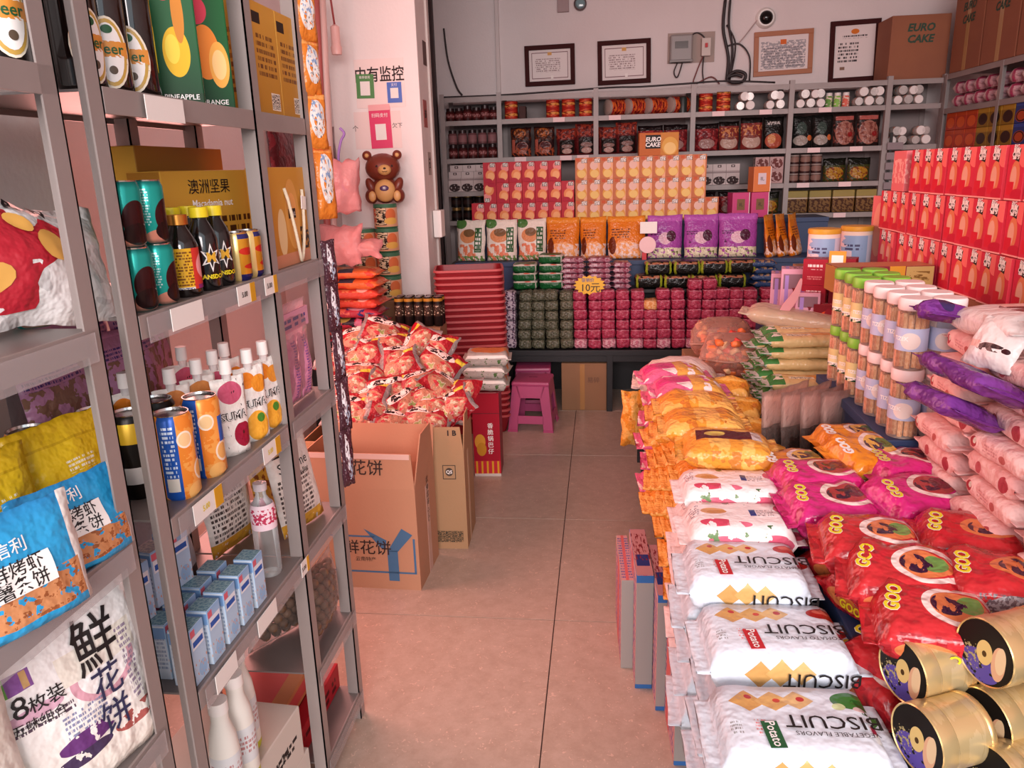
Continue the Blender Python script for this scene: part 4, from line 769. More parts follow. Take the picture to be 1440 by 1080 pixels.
c = Yp(1076, 26, BW); t = thing('dome_camera', 'small white dome camera with black eye on the back wall', 'camera', c); part('mount', lathe([(0, 0), (.075, 0), (.075, .02), (.06, .045), (0, .05)], PALE, 20), t, (0, 0, 0), (90, 0, 0)); part('lens', lathe([(0, .045), (.05, .045), (.045, .065), (.025, .08), (0, .083)], M('lens_black', '14100f', .15), 18), t, (0, 0, 0), (90, 0, 0))
c = Yp(792, 6, BW); solo('wall_switch', box(.09, .03, .12, M('switch_grey', 'a08a8a', .5), .004), 'small grey switch box high on the back wall', 'switch', (c.x, BW-.016, c.z-.06))
c = Yp(816, 6, BW); t = thing('wall_lamp', 'small round glass lamp high on the back wall', 'lamp', c); part('ring', lathe([(0, 0), (.05, 0), (.05, .03), (.042, .035), (0, .035)], M('lamp_ring', '5a4a4a', .4), 18), t, (0, 0, 0), (90, 0, 0)); part('glass', lathe([(0, .034), (.04, .034), (.03, .055), (0, .06)], M('lamp_glass', '7a9aa0', .1), 16), t, (0, 0, 0), (90, 0, 0))
solo('cable_duct', box(.03, .03, ZC, M('duct_white', 'cfc4c2', .5), .003), 'pale vertical cable duct left of the certificates on the back wall', 'duct', (Yp(700, 60, BW).x, BW-.016, 0))
solo('dark_pole', box(.05, .06, 3.0, M('pole_dark', '3a2424', .6), .004), 'dark brown pole standing behind the pillar beside the shelving', 'pole', (-1.30, 6.32, 0))
c = Y_ = Yp(623, 318, 5.6)
# ------------------------------------------------------------------ display tables at the back
BLK = M('table_black', '17161a', .5); NAVY = M('table_navy', '24395c', .5, var=('2a4068', 4, .3))
t = thing('display_table', 'low black display table stacked with brick-shaped snack packs', 'table', (.35, 4.97, 0)); part('top', box(2.0, .44, .035, BLK, .002), t, (0, 0, .365))
for x in (-.97, -.295, .35, .97):
    for y in (-.2, .2): part('leg', box(.036, .036, .365, BLK, .001), t, (x, y, 0))
part('apron', box(1.96, .02, .04, BLK, 0), t, (0, -.2, .325))
t = thing('display_step', 'dark blue display step behind the black table', 'display step', (.28, 5.58, 0)); part('deck', box(2.55, .66, .03, NAVY, .002), t, (0, 0, .868)); part('riser', box(2.55, .02, .7, BLK, 0), t, (0, -.3, 0)); part('front_board', box(2.55, .02, .168, NAVY, 0), t, (0, -.3, .7)); part('upper_deck', box(2.5, .34, .03, NAVY, .002), t, (0, .14, 1.104)); part('upper_riser', box(2.5, .02, .21, NAVY, 0), t, (0, 0, .897))  # lower riser is coloured black to stand for the shade under the table
for x in (-1.2, 1.2): part('side_panel', box(.02, .6, .868, NAVY, 0), t, (x, 0, 0))
CARDF = M('cardboard_plain', '8f6a4c', .8, var=('9a7454', 4, .3), bump=(90, .001))
t = thing('carton', 'brown taped carton standing under the black table', 'carton', (-.105, 4.90, 0), (0, 0, -1)); part('body', box(.285, .26, .312, CARDF, .004), t); part('tape', box(.03, .001, .30, M('tape_brown', 'a8773c', .35), 0), t, (-.01, -.1306, .006)); part('flap', box(.28, .1, .003, CARDF, 0), t, (0, -.05, .313), (4, 0, 0)); part('lettering', text_mesh('易碎', .04, M('faint_ink', '6a4a38'), 0), t, (.06, -.1308, .2))
# --- brick packs
@memo
def soft(w_, d_, h_, mat, seed=0, n=5, rd=.35, wr=.004):
    rnd = random.Random(seed); ox = rnd.uniform(0, 40); bm = bmesh.new(); bmesh.ops.create_cube(bm, size=2); bmesh.ops.subdivide_edges(bm, edges=bm.edges[:], cuts=n, use_grid_fill=True)
    uvl = bm.loops.layers.uv.new('UVMap')
    for f in bm.faces:
        nn = f.normal; ax = max(range(3), key=lambda a: abs(nn[a]))
        for l in f.loops:
            c_ = l.vert.co; u, v = {0: (c_.y, c_.z), 1: (c_.x, c_.z), 2: (c_.x, c_.y)}[ax]; l[uvl].uv = (u*.5+.5, v*.5+.5)
    for v in bm.verts:
        p = v.co.copy(); q = p.normalized(); k = 8.0; sq = p/(sum(abs(a)**k for a in p)**(1/k)); p = sq*(1-rd*.25)+q*rd*.25*1.35
        nz = mnoise.noise(Vector((p.x*2+ox, p.y*2, p.z*2.6)))*wr+mnoise.noise(Vector((p.x*5+ox, p.y*5, p.z*6)))*wr*.7
        v.co = Vector((p.x*w_/2, p.y*d_/2, p.z*h_/2))+q*nz; v.co.z += h_/2
    mz = min(v.co.z for v in bm.verts)
    for v in bm.verts: v.co.z -= mz
    me = bpy.data.meshes.new('soft'); bm.to_mesh(me); bm.free(); me.materials.append(mat)
    for p in me.polygons: p.use_smooth = True
    return me
MAR = P('maroon_brick', 'a02f4a', [('n', .5, .5, .5, .5, 'b8506a', 4, .55), ('r', .5, .95, .5, .04, 'c88a98')], .28, (60, .02)); DGR = P('olive_brick', '4f4e3c', [('n', .5, .5, .5, .5, '6a6a56', 5, .5), ('n', .5, .5, .5, .5, 'a8a094', 7, .64), ('n', .5, .5, .5, .5, '7a4034', 4, .68)], .25, (60, .02))  # palest mottle on the olive bricks paints in highlights on the wrinkles
COW = P('cow_brick', 'cdbfcc', [('n', .5, .5, .5, .5, '4a2a4c', 4, .52)], .3, (60, .015)); PALEB = P('pale_brick', 'c8a08c', [('n', .5, .5, .5, .5, 'b04a5a', 4, .5)], .3, (60, .02)); ORB = P('orange_brick', 'cf8a4a', [('n', .5, .5, .5, .5, 'e0b080', 5, .5)], .3)
cols = [(716, 'c', 6), (738, 'd', 6), (757, 'd', 6), (777, 'd', 6), (797, 'd', 6), (817, 'm', 6), (836, 'm', 6), (856, 'm', 6), (876, 'm', 6), (895, 'm', 6), (914, 'm', 5), (934, 'm', 6), (954, 'm', 6), (974, 'm', 7), (994, 'm', 7), (1014, 'm', 6), (1034, 'm', 6), (1054, 'm', 6), (1076, 'm', 6)]
rnd = random.Random(5)
for ci, (px, k, n) in enumerate(cols):
    x = Yp(px, 450, 4.82).x; lean = rnd.uniform(-.002, .002)
    for r in range(n):
        m = {'c': COW, 'd': DGR, 'm': MAR}[k]
        if k == 'm' and r == 0 and ci % 2: m = P('maroon_white', 'b8687c', [('n', .5, .5, .5, .5, 'd8a8b0', 5, .5)], .28, (60, .02))
        if ci == 10 and r == 4: m = ORB
        solo('brick_pack', soft(.081, .12, .0595, m, (ci+r) % 4, rd=.6, wr=.007), '%s brick pack on the table, %s column from the baskets, %s from below' % ({'c': 'white and purple', 'd': 'olive green', 'm': 'maroon'}[k] if m is not ORB else 'orange topped', ORD[ci], ORD[r]), 'snack pack', (x+lean*r+rnd.uniform(-.001, .001), 4.832+.006*r+rnd.uniform(-.004, .004), .4005+.0598*r), (0, 0, rnd.uniform(-4, 4)), 'brick packs on the black table')
# --- flat packs lying behind the bricks
GPK = P('green_pack', '1a5c2e', [('r', .5, .92, .5, .14, 'd0c8bc'), ('e', .6, .9, .14, .08, 'c84a34'), ('r', .97, .5, .04, .5, 'b8b4a8')], .3, FOIL); GPK2 = P('mauve_pack', 'a07080', [('r', .5, .2, .5, .04, 'c8a8b0'), ('n', .5, .4, .5, .5, '8a3a50', 5, .5), ('t', .2, .15, .18, .06, 'e0d0d8', 2)], .3, FOIL)
BPK = P('black_pack', '131210', [('n', .5, .88, .46, .11, 'a06a4c', 7, .45), ('n', .5, .88, .46, .11, 'c83a3a', 9, .62), ('r', .5, .5, .5, .02, '2c2a26'), ('r', .04, .5, .04, .5, '8c9a2a'), ('r', .96, .5, .04, .5, '8c9a2a')], .25, FOIL); BLPK = P('navy_pack', '28406a', [('n', .5, .4, .5, .2, 'a88a6a', 5, .5)], .3, FOIL)
def flat(px, z, w_, h_, m, seed, label, group, y=5.02, d_=.15, rz=0):
    solo('flat_pack', soft(w_, d_, h_, m, seed % 4, wr=.006) if m is BPK or m is GPK else flow(w_, d_, h_, m, seed % 4, fin=.01, nl=14, nc=20, pw=6, sq=.2, wr=.005), label, 'snack pack', (Yp(px, 385, y).x, y+.06, z), (0, 0, rz), group)
part('hidden_shelf', box(1.9, .2, .02, BLK, 0), bpy.data.objects['display_table'], (0, .12, .722))
for c_ in range(2):
    for k in range(3 if c_ == 0 else 4): flat((738, 775)[c_], .743+.056*k, .158, .0555, GPK, k, 'green film pack lying behind the olive bricks, %s stack, %s from below' % (('left', 'right')[c_], ORD[k]), 'green film packs', rz=(-1)**k*2)
for c_ in range(3):
    for k in range(6 if c_ < 2 else 5): flat((806, 843, 874)[c_], .743+.034*k, .16 if c_ < 2 else .122, .0335, GPK2, k+c_, 'mauve flat pack lying behind the maroon bricks, %s stack, %s from below' % (ORD[c_], ORD[k]), 'mauve flat packs', rz=(-1)**k*2)
for c_ in range(4):
    for k in range(2): flat((918, 958, 996, 1035)[c_]-(5 if k == 0 else -8), .743+.084*k, .172, .0835, BPK, k+c_, 'black pack with yellow-green ends, %s from the left, %s layer' % (ORD[c_], ('lower', 'upper')[k]), 'black packs with yellow-green ends', y=4.99 if k == 0 else 5.03)
for k in range(4): flat(1075, .743+.042*k, .16, .04, BLPK, k, 'navy flat pack at the right end of the black packs, %s from below' % ORD[k], 'navy flat packs', rz=8*(-1)**k)
# --- standing bags
GW = P('green_white_bag', 'e9dfd2', [('e', .42, .6, .3, .17, 'd99060'), ('e', .45, .68, .2, .1, '7a5a3a'), ('n', .35, .2, .4, .2, 'e0805c', 6, .48), ('r', .78, .5, .12, .3, '2c5a2c'), ('t', .78, .5, .09, .26, 'f0ece0', 5), ('e', .15, .9, .2, .12, '4a7a3c'), ('n', .5, .05, .5, .07, '6a8a4a', 9, .5)], .3, FOIL)
OB = P('orange_flower_bag', 'd9781c', [('e', .5, .2, .45, .2, 'e8a060'), ('n', .5, .16, .5, .2, 'e8c8b8', 9, .5), ('t', .35, .6, .25, .12, '5a2a12', 4), ('e', .12, .3, .1, .2, '6a2a10'), ('r', .5, .93, .5, .07, 'e08a2c')], .25, FOIL)
PB = P('purple_flower_bag', 'a0489e', [('r', .5, .93, .5, .08, 'b45cb2'), ('e', .5, .45, .2, .14, 'd8b0c0'), ('e', .68, .5, .14, .13, '4a1c34'), ('n', .5, .1, .5, .13, 'e0d8b8', 10, .44), ('n', .5, .1, .5, .13, '6a7a3a', 12, .6), ('t', .22, .58, .16, .05, '3a1440', 2), ('n', .15, .3, .1, .2, '4a1450', 9, .6)], .25, FOIL)
def stand(p0, p1, m, h_, label, group, seed, y=5.36, rz=0):
    a, b2 = Yp(p0, 330, y).x, Yp(p1, 330, y).x
    t = thing('snack_bag', label, 'snack bag', ((a+b2)/2, y, .899), (-8, 0, rz), group); part('bag', pouch(round((b2-a)*1.0, 3), h_, .085, [m, m], seed, nu=10, nv=12, stand=True, wr=.006), t); return t
for i, (a, b2) in enumerate(((640, 682), (683, 727), (728, 768))):
    t = stand(a, b2, GW, .28, 'white and green cookie bag standing behind the baskets, %s from the pillar' % ORD[i], 'white and green cookie bags', i, rz=(-10, 0, 0)[i])
for i, (a, b2) in enumerate(((768, 815), (816, 853), (854, 908))): stand(a, b2, OB, .285, 'orange flower bag standing on the blue step, %s from the left' % ORD[i], 'orange flower bags', i+1)
for i, (a, b2) in enumerate(((911, 960), (962, 1011), (1011, 1066))): stand(a, b2, PB, .285, 'purple flower bag standing on the blue step, %s from the left' % ORD[i], 'purple flower bags', i+2)
for i, (a, b2) in enumerate(((1066, 1108), (1082, 1124), (1100, 1140))): stand(a, b2, OB, .275, 'orange flower bag turned sideways at the right end of the step, %s one' % ORD[i], 'orange flower bags turned sideways', i, y=5.36+.03*i, rz=62)
t = thing('price_card', 'white hanging price card with a pink round fan shape before the purple bags', 'price card', Yp(909, 372, 5.27)); part('card', box(.11, .002, .075, WHITE, 0), t, (.01, 0, .205)); part('disc', lathe([(0, 0), (.055, 0), (.055, .003), (0, .003)], M('disc_pink', 'efc8c8', .5), 20), t, (.005, 0, .13), (90, 0, 0)); part('stem', box(.03, .004, .08, REDINK, .001), t, (-.015, .001, 0))
pts = []
for k in range(32): r = .1 if k % 2 == 0 else .082; pts.append((r*math.cos(k*math.pi/16), r*.62*math.sin(k*math.pi/16)))
t = thing('price_card', 'yellow starburst price card reading ten on the maroon bricks', 'price card', Yp(829, 401, 4.8)); part('card', prism(pts, .002, M('star_yellow', 'e8b62c', .5)), t); letters(t, '10元', .062, INK, (.005, -.0008, -.018), bold=.006); letters(t, '促销价', .026, BLUEINK, (-.01, -.0008, .03), bold=.006)
# --- cake boxes in rows
RBX = P('peach_box_red', 'b92c3a', [('e', .75, .75, .35, .22, 'e8908a'), ('e', .55, .36, .36, .26, 'e88f5a'), ('e', .62, .30, .28, .2, 'f2b07a'), ('e', .35, .1, .35, .12, 'b01f38'), ('r', .74, .86, .2, .1, '2a2422'), ('n', .74, .86, .18, .09, 'f0e8e0', 22, .48)], .32)
OBX = P('peach_box_orange', 'c4764e', [('r', .78, .5, .12, .5, 'edb48c'), ('e', .5, .3, .38, .26, 'e0a24c'), ('e', .5, .24, .32, .18, 'ecc878'), ('e', .45, .62, .3, .2, 'e8c0b0'), ('r', .7, .85, .22, .1, '2a2422'), ('n', .7, .85, .2, .09, 'f4ece4', 22, .45), ('r', .2, .9, .14, .07, 'c85a34')], .32)
SDR = M('box_side_red', 'b03038', .4); SDO = M('box_side_orange', 'c87a50', .4)
YC = 5.66
def cake(x, z, m, s, h_, label, group, flip=False): solo('cake_box', box(.0905, .1, h_, [m, s], .001), label, 'cake box', (x, YC+.05, z+(h_ if flip else 0)), (0, 180 if flip else 0, 0), group)
xl = Yp(664, 310, YC).x+.0455; pit = (Yp(808, 300, YC).x-Yp(664, 310, YC).x)/8
for j, n in enumerate((8, 7, 6)):
    for i in range(n): cake(xl+pit*(i+(0 if j == 0 else 1)), 1.1355+.1405*j, RBX, SDR, .14, 'red peach cake box in the back rows, %s row from below, %s from the left' % (ORD[j], ORD[i]), 'red peach cake boxes on the blue step', flip=(j == 1 and i == 0))
xl = Yp(809, 300, YC).x+.0465; pit = (Yp(991, 300, YC).x-Yp(809, 300, YC).x)/10
for j in range(3):
    for i in range(11 if j == 0 else 10): cake(xl+pit*i, 1.1355+.1445*j, OBX, SDO, .144, 'orange peach cake box in the back rows, %s row from below, %s from the left' % (ORD[j], ORD[i]), 'orange peach cake boxes on the blue step')
EC1 = P('euro_carton_left', 'b8622c', [('e', .2, .2, .5, .3, 'c8783c')], .4); EC2 = P('euro_carton_right', 'c07a34', [('e', .5, .45, .42, .4, 'd8a04a'), ('e', .5, .4, .3, .28, 'e8c070'), ('n', .5, .1, .5, .1, 'e0b0a0', 7, .5)], .4)
c = Yp(921, 222, YC+.06); t = thing('cake_carton', 'orange cake display carton with black logo on top of the orange boxes', 'carton', (c.x+.02, YC+.06, 1.5695), (0, 0, 3)); part('body', box(.27, .1, .15, [P('euro_carton', 'c0692e', [('r', .78, .5, .24, .5, 'c8843a'), ('e', .78, .4, .2, .4, 'dca850'), ('e', .78, .3, .15, .26, 'ecc880'), ('r', .35, .6, .19, .3, '18120f')], .4), EC1], .002), t); letters(t, 'EURO', .04, PALE, (-.04, -.0508, .105), bold=.03, shear=.15); letters(t, 'CAKE', .04, PALE, (-.044, -.0508, .07), bold=.03, shear=.15)
for i, (px, z, c_, lb) in enumerate(((1040, 1.1355, 'c8407c', 'magenta gift box on the blue step, left of two'), (1067, 1.1355, 'c8407c', 'magenta gift box on the blue step under the orange one'), (1068, 1.306, 'd9793a', 'orange gift box on top of the magenta one'))):
    t = thing('gift_box', lb, 'gift box', (Yp(px, 290, YC).x, YC+.06, z), (0, 0, 8), 'narrow gift boxes on the step'); part('body', box(.118, .12, .168, M('gift_'+c_, c_, .4), .002), t); part('label_patch', box(.055, .001, .075, M('gift_patch%d' % (i > 1), '7a5a34' if i < 2 else 'd8c8d0', .5), 0), t, (.0, -.0606, .05)); part('side_edge', box(.004, .122, .168, PALE, 0), t, (.058, 0, 0)); letters(t, '礼', .03, INK, (0, -.062, .085))
# ------------------------------------------------------------------ left of the aisle: cartons, heap of bags, baskets, pillar goods
CBX = M('carton_tan', 'b98a6c', .8, var=('b08264', 3, .3), bump=(90, .001)); CIN = M('carton_inside', 'a87a5c', .85)
INKB = M('carton_blue', '3f6a8e', .7); INKD = M('carton_print', '2a1a18', .7)
def open_carton(name, label, x, y, rz, w_, d_, h_, flaps, m, group=None):
    """flaps {side: (height, lean)}; walls are thin boards so that one can look in"""
    t = thing(name, label, 'carton', (x, y, 0), (0, 0, rz), group); th = .005
    part('front_wall', box(w_, th, h_, m), t, (0, -d_/2+th/2, 0)); part('back_wall', box(w_, th, h_, m), t, (0, d_/2-th/2, 0))
    part('side_wall', box(th, d_-2*th, h_, m), t, (w_/2-th/2, 0, 0)); part('side_wall', box(th, d_-2*th, h_, m), t, (-w_/2+th/2, 0, 0)); part('bottom', box(w_-2*th, d_-2*th, th, CIN), t)
    return t
t = open_carton('open_carton', 'open brown carton with flower cake lettering and a blue ribbon print', -.885, 2.675, -2, .45, .28, .405, None, CBX)
def flap(t, poly, loc, rot, m=CBX, th=.004): return part('flap', prism(poly, th, m), t, loc, rot)
f = flap(t, [(-.225, 0), (.225, 0), (.215, .132), (-.215, .132)], (0, -.14, .405), (-3, 0, 0)); part('lettering', text_mesh('鲜花饼', .062, INKD, .006), f, (.02, -.0006, .075)); part('tape_edge', box(.42, .001, .02, M('tape_pale', 'd8b8ac', .4), 0), f, (0, -.0006, .112))
flap(t, [(-.14, 0), (.14, 0), (.12, .17), (-.02, .17)], (.225, 0, .405), (0, 0, 90)); flap(t, [(-.14, 0), (.14, 0), (.14, .1), (-.14, .1)], (-.225, 0, .405), (0, 0, -90)); flap(t, [(-.225, 0), (.225, 0), (.225, .15), (-.225, .15)], (0, .136, .405), (-10, 0, 0))
letters(t, '鲜花饼', .062, INKD, (.03, -.1408, .165), bold=.006); letters(t, '云南特产', .02, INKD, (.02, -.1408, .12))
for n_, pl in (('ribbon_print', [(.105, .035), (.145, .035), (.145, .16), (.105, .16)]), ('ribbon_print', [(.105, .155), (.145, .155), (.205, .225), (.165, .25)]), ('ribbon_print', [(.02, .245), (.105, .2), (.1, .165), (.085, .165)]), ('frame_print', [(.205, .07), (.213, .07), (.213, .21), (.205, .21)]), ('frame_print', [(-.2, .066), (.213, .066), (.213, .073), (-.2, .073)]), ('frame_print', [(-.2, .21), (.06, .21), (.06, .217), (-.2, .217)])): patch(t, n_, pl, INKB, None, .001, loc=(0, -.14, 0))
part('tape', box(.001, .045, .36, M('tape_side', 'c8a496', .35), 0), t, (.2258, .02, .0)); letters(t, '轻拿轻放 小心', .03, INKD, (.2266, .02, .3), (0, 0, 90), trot=-90)
CB2 = M('carton_khaki', 'a8835e', .8, var=('b08c68', 3, .3), bump=(90, .001))
t = open_carton('open_carton', 'khaki carton with a round safety mark beside the aisle, heaped with red bags', -.665, 2.985, 2, .235, .25, .413, None, CB2)
f = flap(t, [(-.1175, 0), (.1175, 0), (.105, .115), (-.1, .115)], (0, -.125, .413), (-2, 0, 0), CB2); part('lettering', text_mesh('1 B', .03, INKD, .04), f, (.07, -.0006, .09))
flap(t, [(-.125, 0), (.125, 0), (.11, .15), (-.06, .15)], (.1175, 0, .413), (0, 0, 90), CB2)
patch(t, 'safety_mark', oval(.055, .34, .016, .018), M('mark_grey', '4a3c30'), None, .001, loc=(0, -.125, 0)); letters(t, 'QS', .02, PALE, (.055, -.1268, .34), bold=.02); part('mark_frame', multi([((.055, 0, .368), (.052, .0008, .003), 0), ((.055, 0, .31), (.052, .0008, .003), 0), ((.03, 0, .339), (.003, .0008, .058), 0), ((.08, 0, .339), (.003, .0008, .058), 0)], [MATS['mark_grey']]), t, (0, -.1255, 0))
part('pattern_band', box(.2, .0008, .05, [P('pattern_band', 'a8835e', [('n', .5, .5, .5, .5, '4a4438', 22, .47)], .8)], 0), t, (.0, -.1256, .03)); part('tape', box(.001, .03, .4, M('tape_khaki', 'c0a080', .35), 0), t, (.118, -.02, .0))
t = open_carton('open_carton', 'brown carton behind the ribbon carton, filled with the heap of red bags', -1.03, 3.23, 0, .46, .5, .42, None, CB2)
REDB = P('red_cracker_box', 'a81c30', [('e', .25, .42, .2, .09, 'd89a3a'), ('e', .3, .33, .18, .08, 'c88a2c'), ('r', .5, .1, .5, .09, 'c8303a'), ('t', .5, .1, .001, .001, 'ffffff', 1), ('r', .1, .1, .035, .085, 'e0a030'), ('r', .3, .1, .035, .085, 'e0a030'), ('r', .5, .1, .035, .085, 'e0a030'), ('r', .7, .1, .035, .085, 'e0a030'), ('r', .9, .1, .035, .085, 'e0a030'), ('r', .5, .015, .5, .02, 'd8c8c0')], .45)
t = thing('cracker_box', 'tall red cracker box with white vertical lettering beside the aisle', 'box', (-.575, 3.73, 0), (0, 0, 3)); part('body', box(.135, .17, .445, [REDB, M('red_box_side', '8a1424', .45)], .002), t)
for k, ch in enumerate('香脆锅巴仔'): letters(t, ch, .03, PALE, (.02, -.0858, .27-.034*k), bold=.01)
part('flap', prism([(-.067, 0), (.067, 0), (.06, .06), (-.06, .06)], .003, MATS['red_box_side']), t, (0, -.085, .442), (75, 0, 0)); part('seam', box(.136, .0006, .0025, M('seam', '5a0c16', .6), 0), t, (0, -.0856, .335))
WPK = P('white_noodle_pack', 'aea79f', [('e', .55, .4, .4, .12, 'c9783c'), ('r', .5, .2, .5, .03, 'efe9e0'), ('n', .5, .1, .5, .08, '4a6a3a', 7, .58)], .35, FOIL)
for k in range(3): solo('noodle_pack', flow(.24, .17, .066, WPK, k, fin=.014, pw=6, sq=.2, nc=24), 'white snack pack stacked on the red cracker box, %s from below' % ORD[k], 'snack pack', (-.575+.006*k, 3.73, .4465+.064*k), (0, 0, (3, -4, 5)[k]), 'white packs on the cracker box')
# --- the heap of red bags
RS = P('red_heap_bag', '8e1824', [('e', .52, .36, .4, .27, 'a87860'), ('b', .5, .34, .36, .22, 'c4b89c', 5, .54), ('b', .55, .36, .38, .26, 'b03a40', 6, .56), ('b', .35, .3, .2, .14, '8a9a5a', 5, .6), ('r', .5, .05, .5, .06, '8f1420'), ('r', .5, .96, .5, .05, '981624'), ('e', .42, .74, .36, .12, 'e8d4cc'), ('n', .42, .74, .3, .09, '1a1214', 9, .5), ('r', .86, .82, .1, .07, 'd8c040'), ('r', .02, .5, .05, .5, '7c7876'), ('r', .98, .5, .04, .5, '8c8280')], .18, (40, .02))
def heap_point(px, py):
    n = Vector((0, -.62, 1)).normalized(); p0 = Vector((0, 2.98, .495)); d = ray(px, py); k = (p0-CAM).dot(n)/d.dot(n); return CAM+d*k
hb = [(508, 474, 20), (542, 466, -8), (540, 484, 5), (506, 500, 30), (513, 525, 0), (557, 517, 35), (515, 562, -4), (550, 550, 25), (553, 578, 12), (593, 537, 42), (583, 486, 70), (617, 512, -42), (608, 488, -30), (645, 562, 86), (603, 573, 4), (607, 556, 20), (512, 586, -5), (597, 590, 0), (627, 545, -50), (575, 565, 60), (490, 540, 10), (488, 575, -15), (530, 497, -20), (570, 503, 15), (480, 510, 5), (630, 575, 40), (560, 595, 0)]
rnd = random.Random(11)
for i, (px, py, a) in enumerate(hb):
    p = heap_point(px, py); nrm = Vector((rnd.uniform(-.6, .6), -.62+rnd.uniform(-.55, .25), 1)).normalized(); ar = math.radians(a)
    xd = Vector((math.cos(ar), .3*math.sin(ar), math.sin(ar)*.6)); xd = (xd-nrm*xd.dot(nrm)).normalized(); zd = xd.cross(-nrm)   # local z of the bag
    R3 = Matrix((xd, -nrm, zd)).transposed(); h_ = .165
    o = solo('snack_bag', pouch(.235, h_, .085, [RS, RS], 100+i % 6, nu=16, nv=14, wr=.010, seal=.08), 'crumpled red noodle snack bag in the heap, %s' % (['top left behind the candy strip', 'topmost of the heap', 'lying across the top', 'orange corner on the left', 'left, black brush title showing', 'rounded one in the middle', 'lower left one', 'middle one with its title up', 'lower middle one', 'tilted one right of the middle', 'upright red tip near the top', 'long diagonal one on the right', 'behind the diagonal one', 'standing one in the khaki carton', 'lower right, flat', 'right, above the flat one', 'bottom left edge', 'bottom middle right edge', 'under the diagonal one', 'pressed upright in the lower middle', 'left edge, half hidden by the strip', 'bottom left corner', 'second row, left of the middle', 'second row, right of the middle', 'far left behind the strip', 'right edge over the khaki carton', 'bottom middle edge'][i]), 'snack bag', p-zd*h_/2-nrm*.012, R3, 'red snack bags in the heap')
# --- side bench with jars, vermicelli, pillar goods
t = thing('side_bench', 'dark low bench behind the heap of red bags', 'bench', (-1.18, 3.98, 0)); part('top', box(.64, .54, .03, BLK, .002), t, (0, 0, .53))
for x in (-.28, .28):
    for y in (-.25, .25): part('leg', box(.035, .035, .53, BLK), t, (x, y, 0))
JARB = P('black_drink', '1c1413', [('r', .5, .55, .5, .2, '3a2a22'), ('n', .5, .55, .3, .16, 'c8b8a0', 14, .6), ('r', .5, .9, .5, .05, 'a87a2a')], .25)
pc = Yp(566, 445, 4.0); k = 0
solo('carton', box(.26, .18, .145, CARDF, .003), 'brown carton carrying the black drink cans', 'carton', (-.98, 4.075, .5605), (0, 0, 0))
for i in range(5):
    for j in range(2): 
        t = thing('drink_can', 'slim black drink can in the pack behind the heap, %s from the left, %s row' % (ORD[i], ('front', 'rear')[j]), 'can', (-1.078+.053*i, 4.035+.055*j, .7065), group='slim black drink cans'); part('body', lathe([(0, 0), (.022, 0), (.0255, .006), (.0255, .15), (.022, .158)], JARB, 14), t); part('lid', lathe([(.022, .158), (.02, .156), (0, .156)], SILV, 14), t)
VER = P('vermicelli_bag', '7f8a70', [('n', .5, .5, .5, .5, 'a4a890', 9, .5), ('e', .25, .25, .2, .16, '2c5a36'), ('n', .5, .5, .5, .5, '5a644e', 16, .6)], .3, (50, .015))
for i, (px, py, r_) in enumerate(((590, 465, -10), (600, 478, 8), (575, 462, 4))):
    p = Yp(px, py, 3.86); solo('vermicelli_bag', flow(.27, .2, .075, VER, i, fin=.02), 'greyish green vermicelli bag behind the heap, %s' % ('middle', 'right', 'left')[i], 'snack bag', (p.x-.02, 3.86, .5605+(.072, 0, .0)[i] if i != 2 else .5605), (0, 0, r_), 'vermicelli bags')
OPK = [P('orange_roll', 'e8743c', [('n', .5, .4, .5, .1, 'f0b078', 5, .5), ('r', .45, .25, .12, .06, '3a3a4a'), ('e', .2, .3, .06, .1, '4a1c20'), ('n', .5, .5, .5, .5, 'e04a34', 4, .55)], .3, FOIL), P('coral_roll', 'dd4f3c', [('n', .5, .4, .5, .2, 'ee8a5c', 5, .5), ('e', .7, .3, .1, .1, 'f0c0b0'), ('e', .15, .28, .04, .08, '3a1c20')], .3, FOIL), P('mixed_roll', '2c2230', [('n', .5, .4, .5, .5, 'c8344a', 4, .52), ('e', .3, .3, .14, .12, 'a89a4a'), ('n', .7, .4, .2, .4, 'd87a9a', 6, .5)], .3, FOIL), P('pink_mixed_roll', 'c03a4c', [('n', .5, .4, .5, .5, '2c3a7a', 5, .56), ('e', .6, .35, .2, .12, 'd8a0b0'), ('n', .3, .4, .2, .4, 'e8705c', 6, .5)], .3, FOIL)]
for r in range(9):
    m = OPK[(3, 2, 3, 2, 3, 1, 1, 0, 0)[r]]; w_ = .35-.012*(r % 3); solo('snack_pack', flow(w_, .2, .053, m, r % 5, fin=.018, wr=.007), '%s snack pack in the stack under the bear, %s from below' % (('dark mixed', 'dark mixed', 'pink and navy', 'dark mixed', 'pink and navy', 'coral', 'coral', 'orange', 'orange')[r], ORD[r]), 'snack pack', (-1.315+.012*(r % 2), 4.0+.01*(r % 3), .5605+.0515*r), (0, 0, (-4, 5, -2, 6, 0, -5, 3, -3, 4)[r]), 'soft packs stacked under the bear')
TN = P('congee_tin', 'e8b08a', [('r', .5, .92, .5, .08, '4a7a5c'), ('r', .5, .03, .5, .04, '3a6a4c'), ('r', .46, .5, .09, .36, '2a1c18'), ('n', .46, .5, .085, .34, 'f0d8b0', 12, .5), ('e', .62, .55, .08, .26, 'e07a4a'), ('e', .62, .3, .1, .14, 'f0c060'), ('n', .3, .4, .1, .4, 'd86a4a', 5, .5)], .3)
